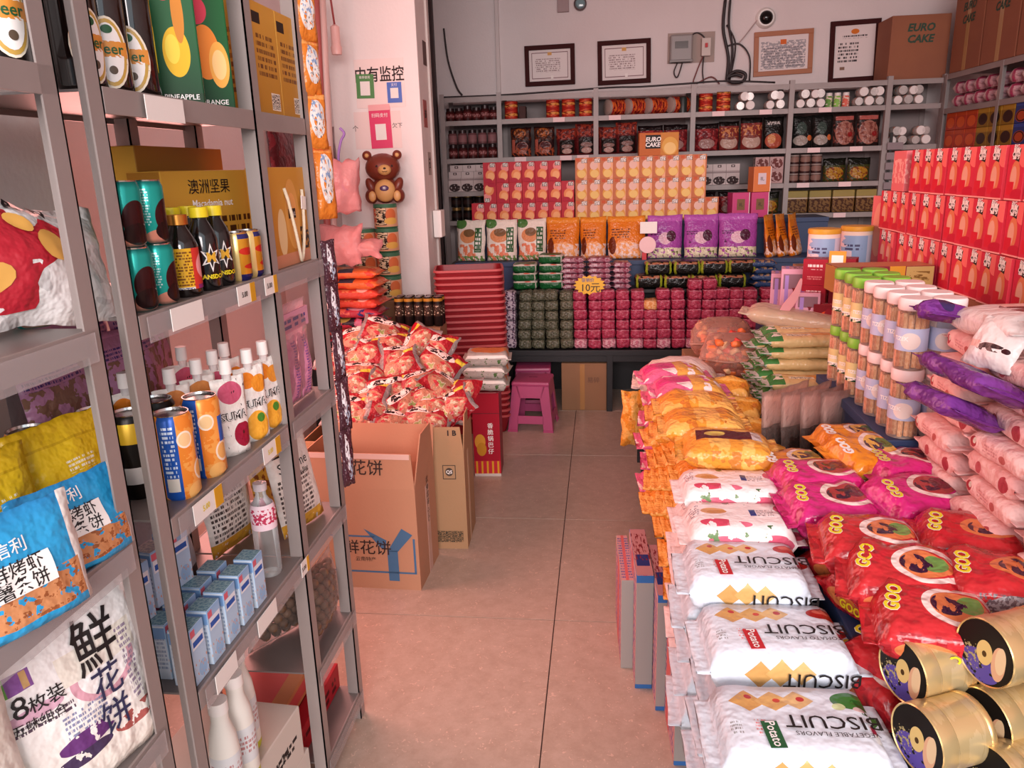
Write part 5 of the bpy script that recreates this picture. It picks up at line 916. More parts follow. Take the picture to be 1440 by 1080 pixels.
for i, (px, py) in enumerate(((541, 0), (541, 1), (541, 2), (541, 3), (512, 2), (512, 1))):
    z = (1.205, 1.07, .935, .80, 1.07, .935)[i]; x = -1.215 if i < 4 else -1.352
    t = thing('congee_tin', 'porridge tin with green rim %s' % ('directly under the bear', 'second below the bear', 'third below the bear, beside the orange packs', 'lowest of the column below the bear', 'left of the column, upper', 'left of the column, lower')[i], 'tin', (x, 4.385, z), group='green rimmed tins'); part('can', lathe([(0, 0), (.064, 0), (.066, .004), (.066, .129), (.064, .134)], TN, 20), t); part('lid', lathe([(.064, .1335), (.06, .13), (0, .13)], SILV, 20), t)
solo('carton', box(.34, .15, .799, CARDF, .003), 'tall brown carton carrying the porridge tins by the pillar', 'carton', (-1.285, 4.385, 0))
solo('carton', box(.14, .135, .134, CARDF, .003), 'small brown block under the left porridge tins', 'carton', (-1.352, 4.385, .8)) 
# --- bear-shaped jar
@memo
def ball(rx, ry, rz_, mat, sub=3):
    bm = bmesh.new(); bmesh.ops.create_icosphere(bm, subdivisions=sub, radius=1)
    for v in bm.verts: v.co = Vector((v.co.x*rx, v.co.y*ry, v.co.z*rz_))
    me = bpy.data.meshes.new('ball'); bm.to_mesh(me); bm.free(); me.materials.append(mat)
    for p in me.polygons: p.use_smooth = True
    return me
BRW = M('bear_brown', '7a3626', .35); TANB = M('bear_tan', 'd8a868', .4); DKB = M('bear_dark', '2a1210', .3)
t = thing('bear_jar', 'brown bear shaped candy jar with tan muzzle and belly', 'candy jar', (-1.207, 4.385, 1.3395), (0, 0, 12))
body = part('body', ball(.078, .062, .075, BRW), t, (0, 0, .075)); part('belly', ball(.058, .03, .062, TANB), t, (.002, -.044, .072)); part('belly_badge', ball(.026, .006, .016, M('badge', '5a3a6a', .4), 2), t, (0, -.072, .085)); letters(t, '熊', .016, PALE, (0, -.0795, .085), bold=.006)
hd = part('head', ball(.098, .082, .078, BRW), t, (-.004, 0, .195)); part('muzzle', ball(.037, .026, .029, TANB), hd, (.012, -.072, -.012)); part('nose', ball(.008, .006, .006, DKB, 2), hd, (.014, -.098, -.004)); part('eye', ball(.007, .005, .007, DKB, 2), hd, (-.028, -.075, .008)); part('eye', ball(.007, .005, .007, DKB, 2), hd, (.052, -.066, .008))
part('mouth', tube_mesh([(.0, -.095, -.018), (.006, -.099, -.023), (.014, -.1, -.02), (.022, -.098, -.023), (.028, -.094, -.018)], .0016, DKB), hd)
for s in (-1, 1): e = part('ear', ball(.026, .018, .026, BRW), t, (-.004+s*.083, 0, .262)); part('ear_inner', ball(.012, .006, .012, TANB, 2), e, (0, -.015, 0)); part('arm', ball(.026, .028, .05, BRW), t, (s*.074, -.02, .095), (0, s*24, 0)); l_ = part('leg', ball(.036, .045, .042, BRW), t, (s*.074, -.03, .043)); part('paw_pad', ball(.021, .008, .03, TANB, 2), l_, (s*-.006, -.042, 0))
# --- pillar stickers
PY = 4.529
def card(px0, py0, px1, py1, name, m, label, cat='sign', tilt=0, th=.002, y=PY, cm=None):
    a, b2 = Yp(px0, py0, y), Yp(px1, py1, y); w_, h_ = b2.x-a.x, a.z-b2.z; t = thing(name, label, cat, ((a.x+b2.x)/2, y, b2.z), (0, tilt, 0)); part('card', box(round(w_, 4), th, round(h_, 4), m), t, (0, -th/2, 0)); return t, w_, h_
t, w_, h_ = card(497, 84, 571, 150, 'notice_sheet', M('sheet_clear', 'f4e2dc', .35), 'pale notice sheet with large black characters on the pillar'); letters(t, '内有监控', .085, INKD, (.0, -.0026, h_*.66), bold=.014, sx=.84); 
t, w_, h_ = card(500, 105, 527, 138, 'payment_card', M('pay_green', '4a8a46', .4), 'small green payment card on the pillar', tilt=1, th=.006); part('white_panel', box(w_*.55, .001, h_*.58, WHITE, 0), t, (0, -.0066, h_*.12)); letters(t, '推荐使用', .016, PALE, (0, -.0068, h_*.86))
t, w_, h_ = card(544, 116, 566, 144, 'payment_card', M('pay_blue', '3a6ac4', .4), 'small blue payment card on the pillar', th=.006); part('white_panel', box(w_*.55, .001, h_*.5, WHITE, 0), t, (0, -.0066, h_*.22)); letters(t, '支付', .018, PALE, (0, -.0068, h_*.86))
t, w_, h_ = card(497, 158, 566, 208, 'notice_sheet', M('sheet_clear2', 'f2dcd6', .35), 'clear notice sheet behind the pink payment card'); letters(t, '个', .035, INKD, (-.13, -.0026, h_*.55)); letters(t, '欠下', .03, INKD, (.115, -.0026, h_*.6))
t, w_, h_ = card(519, 150, 553, 208, 'payment_card', M('pay_pink', 'df2c66', .4), 'pink payment card taped in the middle of the pillar', tilt=-1, th=.006); part('white_panel', box(w_*.5, .001, h_*.38, WHITE, 0), t, (0, -.0066, h_*.2)); letters(t, '扫码支付', .024, PALE, (0, -.0068, h_*.78), bold=.006); part('tape', box(w_, .001, h_*.14, M('pale_tape', 'f0b0b0', .3), 0), t, (0, -.0068, h_*.9))
def side_sticker(px, py, h_, m, label, txt=None):
    p = Xp(px, py, -1.0095); t = thing('sticker', label, 'sticker', p); part('sheet', box(.002, .09, h_, m, 0, 'c'), t)
    if txt: letters(t, txt, .05, INKD, (.0016, 0, 0), (0, 0, 90), trot=-90, bold=.02)
side_sticker(597, 75, .13, M('sticker_dark', '5a3832', .6), 'dark narrow sticker on the pillar side near the top'); side_sticker(598, 160, .15, M('sticker_red', 'b0605c', .6), 'reddish sticker with characters on the pillar side', '福'); side_sticker(604, 230, .13, M('sticker_grey', 'b8aca6', .6), 'framed grey sticker low on the pillar side', 'TEL')
p = Xp(614, 314, -1.0); solo('switch_box', box(.05, .11, .16, PALE, .006), 'white switch box on the pillar side', 'switch', (-.98, p.y-.02, p.z-.08))
# --- pipe, lamp holder, plastic on the left of the pillar
solo('pipe', tube_mesh([Yp(450, -20, 4.15), Yp(456, 100, 4.15), Yp(468, 330, 4.15), Yp(475, 430, 4.15)], .028, M('pipe_pink', 'e8c4bc', .45)), 'pale vertical pipe left of the pillar', 'pipe'); solo('pipe', tube_mesh([Yp(443, -20, 4.1), Yp(449, 100, 4.1), Yp(461, 330, 4.1), Yp(468, 430, 4.1)], .02, M('pipe_red', 'b8605c', .5)), 'reddish thin pipe beside the pale one', 'pipe')
p = Yp(474, 78, 4.3); t = thing('lamp_holder', 'pale pink hanging lamp holder beside the pillar', 'lamp', p); part('socket', lathe([(0, .0), (.026, .004), (.03, .04), (.024, .05), (.024, .14), (.01, .15), (0, .15)], M('socket_pink', 'f0c0b8', .4), 16), t); part('cord', tube_mesh([(0, 0, .15), (-.01, 0, .28), (-.02, 0, .42)], .006, M('cord_red', 'a84a4a', .6)), t)
PF = clear('pink_film', 'f0a8a8', .55, .25)
for i, (px, py, w_, h_, rz, rx, lb) in enumerate(((482, 300, .2, .26, 20, 0, 'crumpled pink plastic bag hanging from the pipe'), (478, 372, .26, .2, -10, -10, 'sheet of pink plastic film sagging under the hanging bag'), (505, 362, .24, .1, 0, -30, 'pink film lying over the orange packs'))):
    p = Yp(px, py, 3.9); solo('plastic_bag', pouch(w_, h_, .08, PF, 120+i, wr=.02), lb, 'plastic bag', p, (rx, 0, rz))
solo('ribbon', tube_mesh([Yp(*q, 3.95) for q in bez([(478, 180), (484, 188), (479, 200), (476, 225), (482, 262), (490, 268)])], .007, M('ribbon_purple', '9a7ac4', .5)), 'purple ribbon tied to the pipe', 'ribbon')
DR_ = P('wine_red_bag', '4a141a', [('n', .5, .5, .5, .5, '6a2228', 4, .5)], .35, FOIL)
for i in range(3): solo('snack_bag', pouch(.3, .34, .06, [DR_, DR_], i % 4, nu=8, nv=8), 'dark red bag hanging on the left wall seen through the rack, %s from the camera' % ORD[i], 'snack bag', (-1.475, 3.62+.31*i, 1.42), (0, 0, 90), 'dark red bags on the left wall')
# --- red shopping baskets, one inside another
BR = M('basket_red', '8e1622', .45, var=('80121c', 6, .3)); BR2 = M('basket_rim', 'bc5456', .45)
def basket_mesh():
    """shallow tapering tub with an outward rim"""
    tw, td, bw_, bd, h_ = .385, .285, .345, .245, .11; vs, fs = [], []
    def ring(w_, d_, z, r=.04, n=4):
        o = []
        for sx, sy, a0 in ((1, -1, -90), (1, 1, 0), (-1, 1, 90), (-1, -1, 180)):
            for k in range(n+1): a = math.radians(a0+90*k/n); o.append((sx*(w_/2-r)+r*math.cos(a), sy*(d_/2-r)+r*math.sin(a), z))
        return o
    rings = [ring(bw_-.006, bd-.006, .003), ring(tw-.012, td-.012, h_), ring(tw+.012, td+.012, h_), ring(tw+.012, td+.012, h_-.012), ring(tw, td, h_-.012), ring(bw_, bd, 0)]; n = len(rings[0])
    for r in rings: vs += r
    for k in range(len(rings)-1):
        for i in range(n): fs.append((k*n+i, k*n+(i+1) % n, (k+1)*n+(i+1) % n, (k+1)*n+i))
    fs.append(tuple(range(n))); fs.append(tuple((len(rings)-1)*n+i for i in range(n))[::-1])
    mi = [0]*len(fs)
    for i in range(n): mi[n+i] = 1; mi[2*n+i] = 1
    me = mesh_of(vs, fs, [BR, BR2], 'basket', None, mi, True); bm = bmesh.new(); bm.from_mesh(me); bmesh.ops.recalc_face_normals(bm, faces=bm.faces[:]); bm.to_mesh(me); bm.free(); me.set_sharp_from_angle(angle=math.radians(35)); return me
bme = basket_mesh(); rnd = random.Random(3); NB = 25
for k in range(NB):
    z = .002+.0358*k; q = k/NB
    solo('shopping_basket', bme, 'red shopping basket, %s' % ('topmost of the nested stack' if k == NB-1 else 'lowest of the nested stack' if k == 0 else '%s below the topmost of the nested stack' % ORD[NB-2-k] if NB-2-k < 20 else '%s from the bottom of the nested stack' % ORD[k]), 'basket', (-.745-.012*q+rnd.uniform(-.003, .003), 4.42+rnd.uniform(-.003, .003), z), (0, 0, 12+rnd.uniform(-1.5, 1.5)-4*q), 'nested red baskets')
# --- pink stools
PKS = M('stool_pink', 'b24a78', .4, var=('a8446f', 5, .3))
def stool(x, y, rz, label):
    t = thing('plastic_stool', label, 'stool', (x, y, 0), (0, 0, rz), 'pink plastic stools'); H, wb, wt = .30, .27, .215
    part('seat', box(.225, .225, .028, PKS, .012), t, (0, 0, H-.028)); part('seat_slot', box(.05, .012, .002, M('slot_dark', '6a2444', .6), 0), t, (0, .01, H-.0005))
    ws = lambda z: wb+(wt-wb)*z/(H-.02)
    def half(z): return ws(z)/2
    for s in range(4):
        pcs = []
        for sg in (-1, 1):
            legp = [(sg*half(0), 0), (sg*(half(0)-.055), 0), (sg*(half(0)-.06), .045), (sg*(half(.1)-.052), .10), (sg*(half(.2)-.058), .205), (sg*(half(.28)-.03), .28), (sg*half(.28), .28)]
            pcs.append(('side_leg', legp if sg < 0 else legp[::-1]))
        pcs.append(('cross_band', [(-half(.06)+.05, .05), (half(.06)-.05, .05), (half(.1)-.05, .098), (-half(.1)+.05, .098)])); pcs.append(('top_band', [(-half(.2)+.05, .205), (half(.2)-.05, .205), (half(.28)-.02, .28), (-half(.28)+.02, .28)]))
        for nm, pl in pcs:
            me = prism(pl, .006, PKS); tilt = math.degrees(math.atan((wb-wt)/2/(H-.02))); a = math.radians(90*s)
            part(nm, me, t, (math.sin(a)*wb/2, -math.cos(a)*wb/2, 0), (-tilt, 0, 90*s))
    part('foot_rim', multi([((sx*(wb/2-.028), sy*(wb/2-.003), .006), (.06, .012, .012), 0) for sx in (-1, 1) for sy in (-1, 1)], [PKS]), t)
stool(-.405, 4.47, -4, 'pink plastic stool standing free in front of the black table'); stool(-.43, 4.80, 3, 'pink plastic stool pushed behind the front one under the table')
# ------------------------------------------------------------------ right of the aisle: the long display table
t = thing('display_table', 'long black display table right of the aisle covered with snack packs', 'table', (.72, 2.32, 0)); part('top', box(1.06, 3.16, .03, BLK, .002), t, (0, 0, .37))
for x in (-.515, .515):
    for y in (-1.56, -.5, 1.17, 1.56): part('leg', box(.03, .03, .37, BLK), t, (x, y, 0))
t = thing('display_riser', 'dark blue raised board carrying the wafer jars and rose cakes', 'display step', (.955, 2.63, .4)); part('deck', box(.58, .61, .025, NAVY, .002), t, (0, -.515, .44)); part('front_board', box(.02, .61, .44, NAVY, 0), t, (-.27, -.515, 0)); part('rear_deck', box(.58, .53, .025, NAVY, .002), t, (0, .555, .44)); part('rear_front_board', box(.02, .53, .44, NAVY, 0), t, (-.27, .555, 0)); part('low_deck', box(.58, 1.06, .025, NAVY, .002), t, (.02, -1.35, .34)); part('low_front_board', box(.02, 1.06, .34, NAVY, 0), t, (-.25, -1.35, 0))
solo('display_crate', box(.24, .95, .3, NAVY, .004), 'dark blue crate under the jelly bags', 'crate', (.555, 1.68, .4005))
# --- flat cartons standing on the floor
FCG = P('shipper_grey', '9a9490', [('r', .5, .97, .5, .03, '3a6aa8'), ('r', .5, .02, .5, .02, '3a6aa8')], .7); FCS = P('shipper_side', 'c89a98', [('t', .5, .5, .45, .45, '4a5a9a', 16), ('r', .5, .5, .12, .5, 'c86a6a')], .6)
for i, (x, y, w_, h_, gm) in enumerate(((.076, 2.26, .038, .305, M('plain_grey_board', 'a09a94', .7)), (.122, 2.165, .05, .375, FCG), (.172, 2.07, .042, .37, FCG), (.205, 1.86, .042, .36, FCG))):
    t = thing('shipping_carton', ('plain grey board leaning at the foot of the right table', 'narrow carton with blue edges on the floor, farthest of three', 'narrow carton with blue edges on the floor, middle of three', 'narrow carton with blue edges on the floor, nearest of three')[i], 'carton', (x, y, 0), (0, 0, 2)); part('body', box(w_, .3, h_, [gm, FCS, FCS], .002), t)
    if i: part('top_label', box(w_*.95, .29, .001, P('ship_top', 'b88a8c', [('r', .5, .3, .4, .12, '2a3a7a'), ('n', .5, .6, .5, .3, '7a2a34', 9, .55)], .5)), t, (0, 0, h_))
# --- biscuit packs
def biscuit_mat(kind):
    lab = 'c02a3c' if kind == 't' else '3a8a3c'
    L = [('g', .02, .2, 'cfdbe6'), ('g', .22, .27, 'dfe5ee'), ('d', .26, .435, .10, .042, 'cf9c5c'), ('d', .40, .44, .10, .04, 'd9aa6a'), ('d', .53, .445, .09, .036, 'e0b880'), ('e', .27, .452, .02, .008, 'b8383a'), ('e', .42, .443, .02, .008, 'c84a3c'), ('e', .55, .45, .022, .009, 'b8383a'), 
         ('t', .30, .33, .03, .03, 'e08a8a', 5), ('t', .17, .33, .03, .025, '9a9a9a', 4), ('d', .36, .13, .09, .09, 'c89a5c'), ('d', .48, .14, .09, .09, 'd4a868'), ('d', .60, .14, .08, .08, 'dcb478'), ('r', .88, .34, .03, .02, 'd8c8cc'), ('r', .88, .34, .022, .014, 'a82a44')]
    L += [('e', .86, .45, .13, .03, 'b82c24'), ('e', .83, .46, .06, .012, 'd86a58')] if kind == 't' else [('b', .84, .45, .13, .035, '3f7a34', 9, .38), ('b', .88, .43, .1, .03, '2a5a24', 11, .5), ('e', .74, .425, .035, .014, 'cfd8a4'), ('e', .84, .418, .03, .01, 'd9b8b4')]
    return P('biscuit_'+kind, 'dfe5ee', L, .32, (35, .012))
BT, BV = biscuit_mat('t'), biscuit_mat('v')
def biscuit(x, y, z, l, d_, h_, kind, rz, label, full, tilt=0):
    m = BV if kind == 'v' else BT
    t = thing('biscuit_pack', label, 'biscuit pack', (x, y, z), (tilt, 0, rz), 'white biscuit packs'); part('film', flow(l, d_, h_, m, int(x*97+y*31+z*50) % 4, fin=.022, wr=.0025, pw=8, sq=.22, nl=18, nc=28), t)
    if full:
        lab = MATS['ink_red'] if kind != 'v' else GREENINK
        letters(t, 'BISCUIT', .04, INK, (.048, -.012, h_+.0035), (-90, 0, 180), bold=.004); letters(t, 'TOMATO FLAVORS' if kind == 't' else 'VEGETABLE FLAVORS', .0125, INK, (.048, -.038, h_+.0032), (-90, 0, 180))
        letters(t, 'Potato', .02, PALE, (-.044, -.042, h_+.0036), (-90, 0, -86), bold=.015); part('label_patch', box(.024, .056, .0006, lab, 0, 'c'), t, (-.044, -.042, h_+.0028), (0, 0, 4))
        letters(t, 'BISCUIT', .036, INK, (.06, -d_/2-.004, h_*.45), (0, 180, 0) if False else (0, 180, 0), bold=.004)
cols = [(.302, 1.035, 4, .0735, 'v', 1), (.306, 1.228, 4, .0815, 't', 2), (.276, 1.395, 5, .0735, 't', -1)]
for ci, (x, y, n, th, k, r_) in enumerate(cols):
    for j in range(n): biscuit(x+.006*((j*7) % 3-1), y, .4005+th*j, .285 if ci < 2 else .265, .163, th, k, r_+((j*5) % 3-1) if j < n-1 else r_, 'white %s biscuit pack, %s column from the camera, %s' % (('vegetable', 'tomato', 'tomato')[ci], ORD[ci], 'on top' if j == n-1 else '%s from below' % ORD[j]), j == n-1 or (j == n-2 and ci == 2))
PWK = P('flower_biscuit', 'f3e4e2', [('e', .3, .4, .1, .03, 'd9a070'), ('e', .33, .39, .08, .02, 'c98a54'), ('r', .62, .385, .025, .035, '2c3a7c'), ('t', .72, .385, .07, .035, '8a7a80', 4), ('b', .90, .42, .1, .05, 'd8647c', 9, .42), ('b', .93, .31, .08, .04, 'cf4a66', 9, .42), ('b', .30, .29, .13, .03, 'd04a64', 9, .42), ('b', .48, .275, .1, .02, 'dc7088', 9, .45), ('b', .35, .1, .2, .1, 'd86a80', 7, .45), ('b', .75, .12, .15, .09, 'cf5a74', 7, .45), ('n', .5, .18, .5, .05, '6a8a5c', 8, .6), ('n', .5, .25, .5, .02, '4a6a44', 8, .6), ('n', .5, .49, .5, .025, '5a7a4c', 8, .6), ('t', .15, .4, .04, .05, '9a8a94', 5)], .32, (35, .012))
for ci, (y, n, th) in enumerate(((1.545, 5, .0785), (1.69, 6, .0685))):
    for j in range(n):
        t = solo('flower_biscuit_pack', flow(.255, .138, th, PWK, (ci+j) % 4, fin=.02, wr=.003, pw=6, sq=.25, nl=18, nc=24), 'white biscuit pack with pink flowers, %s column, %s' % (('nearer', 'farther')[ci], 'on top' if j == n-1 else '%s from below' % ORD[j]), 'biscuit pack', (.284+.004*(j % 3), y, .4005+th*j), (0, 0, ((j*5) % 3-1)*1.5), 'pink flower biscuit packs')
ORK = P('durian_pack', 'e39a3a', [('n', .5, .4, .5, .5, 'eab45e', 5, .5), ('r', .5, .385, .3, .055, '5a2028'), ('e', .38, .385, .1, .03, 'd8c060'), ('r', .78, .385, .05, .055, 'c8b8b4'), ('n', .5, .12, .5, .1, 'c8803a', 6, .52)], .28, (35, .02)); ORK2 = P('orange_plain_pack', 'e39434', [('n', .5, .5, .5, .5, 'efb45c', 4, .48), ('n', .5, .5, .5, .5, 'c8742c', 6, .62)], .25, (35, .025)); PKK = P('magenta_pack', 'd8648c', [('n', .75, .4, .25, .2, 'dea24c', 4, .4), ('n', .5, .4, .5, .2, 'f0dcd8', 5, .55), ('r', .3, .38, .2, .06, 'd03a7c')], .28, (35, .02))
for ci in range(5):
    y = 1.86+.175*ci
    for j in range(6):
        m = ORK if (ci == 0 and j == 5) else PKK if ci == 4 or (ci == 3 and j == 5) else ORK2
        solo('snack_pack', flow(.25, .17, .077, m, (ci+j) % 5, fin=.02, wr=.008), '%s pack along the left table edge, %s column, %s' % ('durian labelled orange' if m is ORK else 'magenta flower' if m is PKK else 'orange', ORD[ci], 'on top' if j == 5 else '%s from below' % ORD[j]), 'snack pack', (.30+.01*((j+ci) % 3-1)-.012*ci, y, .4005+.076*j), (0, 0, ((j*7+ci) % 5-2)*2), 'orange packs on the left table edge')
for i in range(5): solo('snack_bag', flow(.15, .14, .12, ORK2, 5+i % 3, fin=.016, wr=.012), 'bulging orange snack bag in the second row of the right table, %s from the camera' % ORD[i], 'snack bag', (.455-.008*i, 1.93+.16*i, .62+.02*i), (0, 0, 80), 'bulging orange bags')
solo('display_crate', box(.1, .74, .215, NAVY, .003), 'low dark crate under the bulging orange bags', 'crate', (.478, 2.2, .4005))
CFILM = clear('pale_film', 'f0dcd4', .42, .2)
t = thing('film_bag', 'pale clear bag of crackers on the far left table corner', 'plastic bag', (.285, 2.80, .66), (0, 0, -4)); part('film', flow(.34, .22, .16, CFILM, 3, fin=.03, wr=.015), t); part('crackers', soft(.26, .18, .1, P('pale_cracker', 'd8b090', [('n', .5, .5, .5, .5, 'e8ccb0', 6, .5)], .6), 2), t, (0, 0, .02), kind='stuff')
solo('carton', box(.2, .22, .258, CARDF, .003), 'brown carton under the pale clear cracker bag', 'carton', (.27, 2.80, .4005))
t = thing('snack_bag', 'small orange cracker bag hanging over the table corner', 'snack bag', (.15, 3.15, .36), (0, 0, 10)); part('bag', pouch(.13, .24, .08, [ORK2, ORK2], 8, wr=.01), t)
CF2 = clear('candy_film', 'f6c8b4', .2, .12); CDY = [M('candy_%d' % i, c, .4) for i, c in enumerate(('e8743c', 'ee9a5a', 'd8483c', 'f0b888'))]
def candy_bag(x, y, z, l, d_, h_, rz, seed, label):
    t = thing('candy_bag', label, 'candy bag', (x, y, z), (0, 0, rz), 'clear bags of orange candy'); part('film', flow(l, d_, h_, CF2, seed, fin=.025, wr=.012), t); rnd = random.Random(seed)
    for k in range(46):
        u, v, w_ = rnd.uniform(-.38, .38), rnd.uniform(-.38, .38), rnd.uniform(.1, .82); part('candy', soft(.034, .026, .02, CDY[k % 4], k % 4, n=2), t, (u*l, v*d_, w_*h_), (rnd.uniform(-40, 40), rnd.uniform(-40, 40), rnd.uniform(0, 180)))
candy_bag(.51, 3.03, .70, .28, .22, .17, 70, 1, 'clear bag of orange candies beside the green sachets'); candy_bag(.51, 3.32, .70, .28, .24, .17, 80, 2, 'clear bag of orange candies farther back on the right table'); candy_bag(.465, 2.72, .60, .24, .11, .14, 90, 3, 'clear bag of orange candies lower, before the sachets')
solo('carton', box(.27, .6, .298, CARDF, .003), 'brown carton under the clear candy bags', 'carton', (.50, 3.2, .4005)); solo('carton', box(.1, .22, .198, CARDF, .003), 'small brown carton under the lowest candy bag', 'carton', (.465, 2.72, .4005))
t = thing('film_bag', 'long clear bag of pale pastry sticks across the green sachets', 'plastic bag', (.72, 2.93, .905), (0, 8, -16)); part('film', flow(.42, .15, .07, clear('film_beige', 'e8ccb0', .5, .2), 4, fin=.03, wr=.008), t); part('sticks', soft(.34, .1, .04, P('pastry_stick', 'c8a070', [('n', .5, .5, .5, .5, 'd8c060', 4, .6)], .5), 1), t, (0, 0, .012), kind='stuff')
# --- green sachets
SAC = P('green_sachet', 'd8bb84', [('r', .05, .5, .06, .5, 'b9bcb4'), ('n', .05, .5, .06, .5, '3f7a3c', 9, .5), ('r', .16, .38, .07, .2, '3f8040'), ('n', .16, .38, .07, .2, 'e8e4d8', 7, .55), ('e', .6, .38, .16, .06, 'd99a4c'), ('e', .85, .4, .1, .07, 'e0a050'), ('n', .95, .4, .05, .2, '4a7a3c', 6, .5), ('r', .4, .35, .12, .03, 'efe6c8'), ('t', .4, .35, .1, .025, '3a4a6a', 2)], .25, (40, .012))
rnd = random.Random(9)
for c_ in range(4):
    NS = (8, 10, 13, 13)[c_]
    for j in range(NS):
        y = 2.495+.118*c_; solo('sachet', flow(.34, .112, .0395, SAC, (c_+j) % 5, fin=.028, wr=.006, nc=14), 'beige and green foil sachet, %s column from the camera, %s' % (ORD[c_], 'on top' if j == NS-1 else '%s from below' % ORD[j]), 'sachet', (.70+rnd.uniform(-.02, .02), y+rnd.uniform(-.006, .006), .4005+.0405*j), (0, 0, rnd.uniform(-3, 3)), 'beige and green sachets')
# --- brown clear bags standing
BRF = clear('brown_film', 'e8c8bc', .06, .1); BRC = M('brown_jerky', '3a2018', .7, var=('2c1812', 14, .3), bump=(60, .02))
for i in range(4):
    t = thing('jerky_bag', 'clear bag of dark brown jerky standing upright, %s from the left' % ORD[i], 'snack bag', (.53+.055*i, 2.16-.006*i, .522), (-4, 3, 48-3*i), 'clear jerky bags'); part('film', pouch(.26, .37, .06, BRF, 130+i, stand=True, wr=.006), t); part('jerky', pouch(.25, .25, .04, [BRC, BRC], 7+i % 2, nu=8, nv=8, wr=.006), t, (0, 0, .02))
solo('display_crate', box(.26, .3, .115, NAVY, .003), 'low dark blue crate under the jerky bags', 'crate', (.625, 2.2, .4005))
# --- jelly bags: magenta, red, orange
def jelly_mat(name, base, dark, pic, pic2):
    return P(name, base, [('n', .5, .5, .5, .5, dark, 4, .56), ('e', .62, .38, .22, .075, pic), ('e', .72, .39, .09, .05, pic2), ('b', .58, .38, .12, .05, '3a1c34', 16, .5), ('o', .66, .38, .26, .1, 'f0d8d0'), ('r', .93, .3, .04, .05, 'd8ccc8'), ('n', .93, .3, .04, .05, '6a4a4a', 40, .5), ('r', .5, .1, .3, .09, 'd8d0cc') if name == 'jelly_red_back' else ('n', .5, .12, .5, .11, dark, 7, .5), ('e', .4, .12, .2, .07, pic)], .18, (30, .025), coat=.4)
JM = jelly_mat('jelly_magenta', 'd02a7a', 'b01a5c', 'a83a3c', '6a2034'); JR = jelly_mat('jelly_red', 'c42a30', 'a81a24', 'd87a48', '6f9a4c'); JO = jelly_mat('jelly_orange', 'e28a22', 'd0741a', 'e0b050', '5a7a3a')
JB = P('jelly_red_back', 'c42a30', [('e', .5, .1, .24, .13, 'b8b0b4'), ('n', .5, .1, .24, .13, '7a6a70', 40, .5), ('e', .62, .38, .22, .07, 'd87a48'), ('e', .72, .39, .09, .05, '6f9a4c'), ('b', .58, .38, .12, .05, '3a1c34', 16, .5)], .18, (30, .025), coat=.4)
jl = [(1151, 656, .845, 'm', 8, 0, 'far left magenta jelly bag'), (1168, 692, .835, 'm', 4, 6, 'near left magenta jelly bag'), (1276, 640, .86, 'm', 12, 0, 'far right magenta jelly bag'), (1290, 682, .85, 'm', 14, 8, 'near right magenta jelly bag'),
      (1226, 742, .845, 'r', -8, 4, 'red jelly bag, farthest in the left file'), (1272, 786, .845, 'r', -14, 8, 'red jelly bag, middle of the left file'), (1316, 846, .83, 'r', -12, 6, 'large red jelly bag in front of the gold tins'), (1368, 738, .85, 'b', -14, 6, 'red jelly bag showing its white nutrition panel, farther one'), (1412, 796, .85, 'b', -10, 4, 'red jelly bag showing its white nutrition panel, nearer one'), (1440, 855, .80, 'r', -5, 0, 'red jelly bag at the right picture edge'), (1236, 815, .77, 'r', -65, 0, 'red jelly bag lying crosswise beside the tomato biscuits'), (1206, 775, .76, 'r', -50, 0, 'red jelly bag on the left slope, upper'),
      (1268, 905, .72, 'r', -60, 10, 'red jelly bag slipping down between biscuits and tins'), (1236, 935, .685, 'r', -66, 0, 'lowest red jelly bag touching the vegetable biscuits'), (1172, 730, .76, 'm', -40, 0, 'magenta jelly bag on the left slope, lower'), (1130, 690, .77, 'm', -60, 0, 'magenta jelly bag on the left slope, upper'),
      (1120, 642, .83, 'o', 12, 0, 'orange jelly bag next to the jerky bags, left'), (1218, 622, .87, 'o', 16, 10, 'orange jelly bag behind the magenta ones, right'), (1200, 604, .86, 'o', 10, 0, 'orange jelly bag farthest back'), (1095, 695, .775, 'o', -75, 0, 'orange jelly bag hanging on the left slope'), (1300, 832, .765, 'r', -10, 0, 'red jelly bag under the large front one'), (1250, 720, .77, 'r', 0, 0, 'red jelly bag in the lower layer, left'), (1345, 770, .77, 'r', 0, 0, 'red jelly bag in the lower layer, right')]
for i, (px, py, z, k, rz, tl, lb) in enumerate(jl):
    p = Zp(px+(12 if rz < -35 else 0), py, z); h_ = .075; l_ = .215 if k != 'o' else .19
    t = thing('jelly_bag', lb, 'jelly bag', (p.x, p.y, z-h_), (tl, 0, rz), 'fruit jelly bags'); part('film', flow(l_, .145, h_, {'m': JM, 'r': JR, 'o': JO, 'b': JB}[k], i % 6, fin=.02, wr=.008, pw=5, sq=.3, nc=24), t)
    q = part('logo', text_mesh('GOO', .03, YEL if k != 'o' else PALE, .035), t, (-.062, 0, h_+.004), (-90, 0, 80)); part('logo_outline', text_mesh('GOO', .03, PALE, .06), t, (-.062, 0, h_+.0032), (-90, 0, 80))
    letters(t, 'GOO', .022, YEL, (.0, -.079, h_*.45), bold=.03)
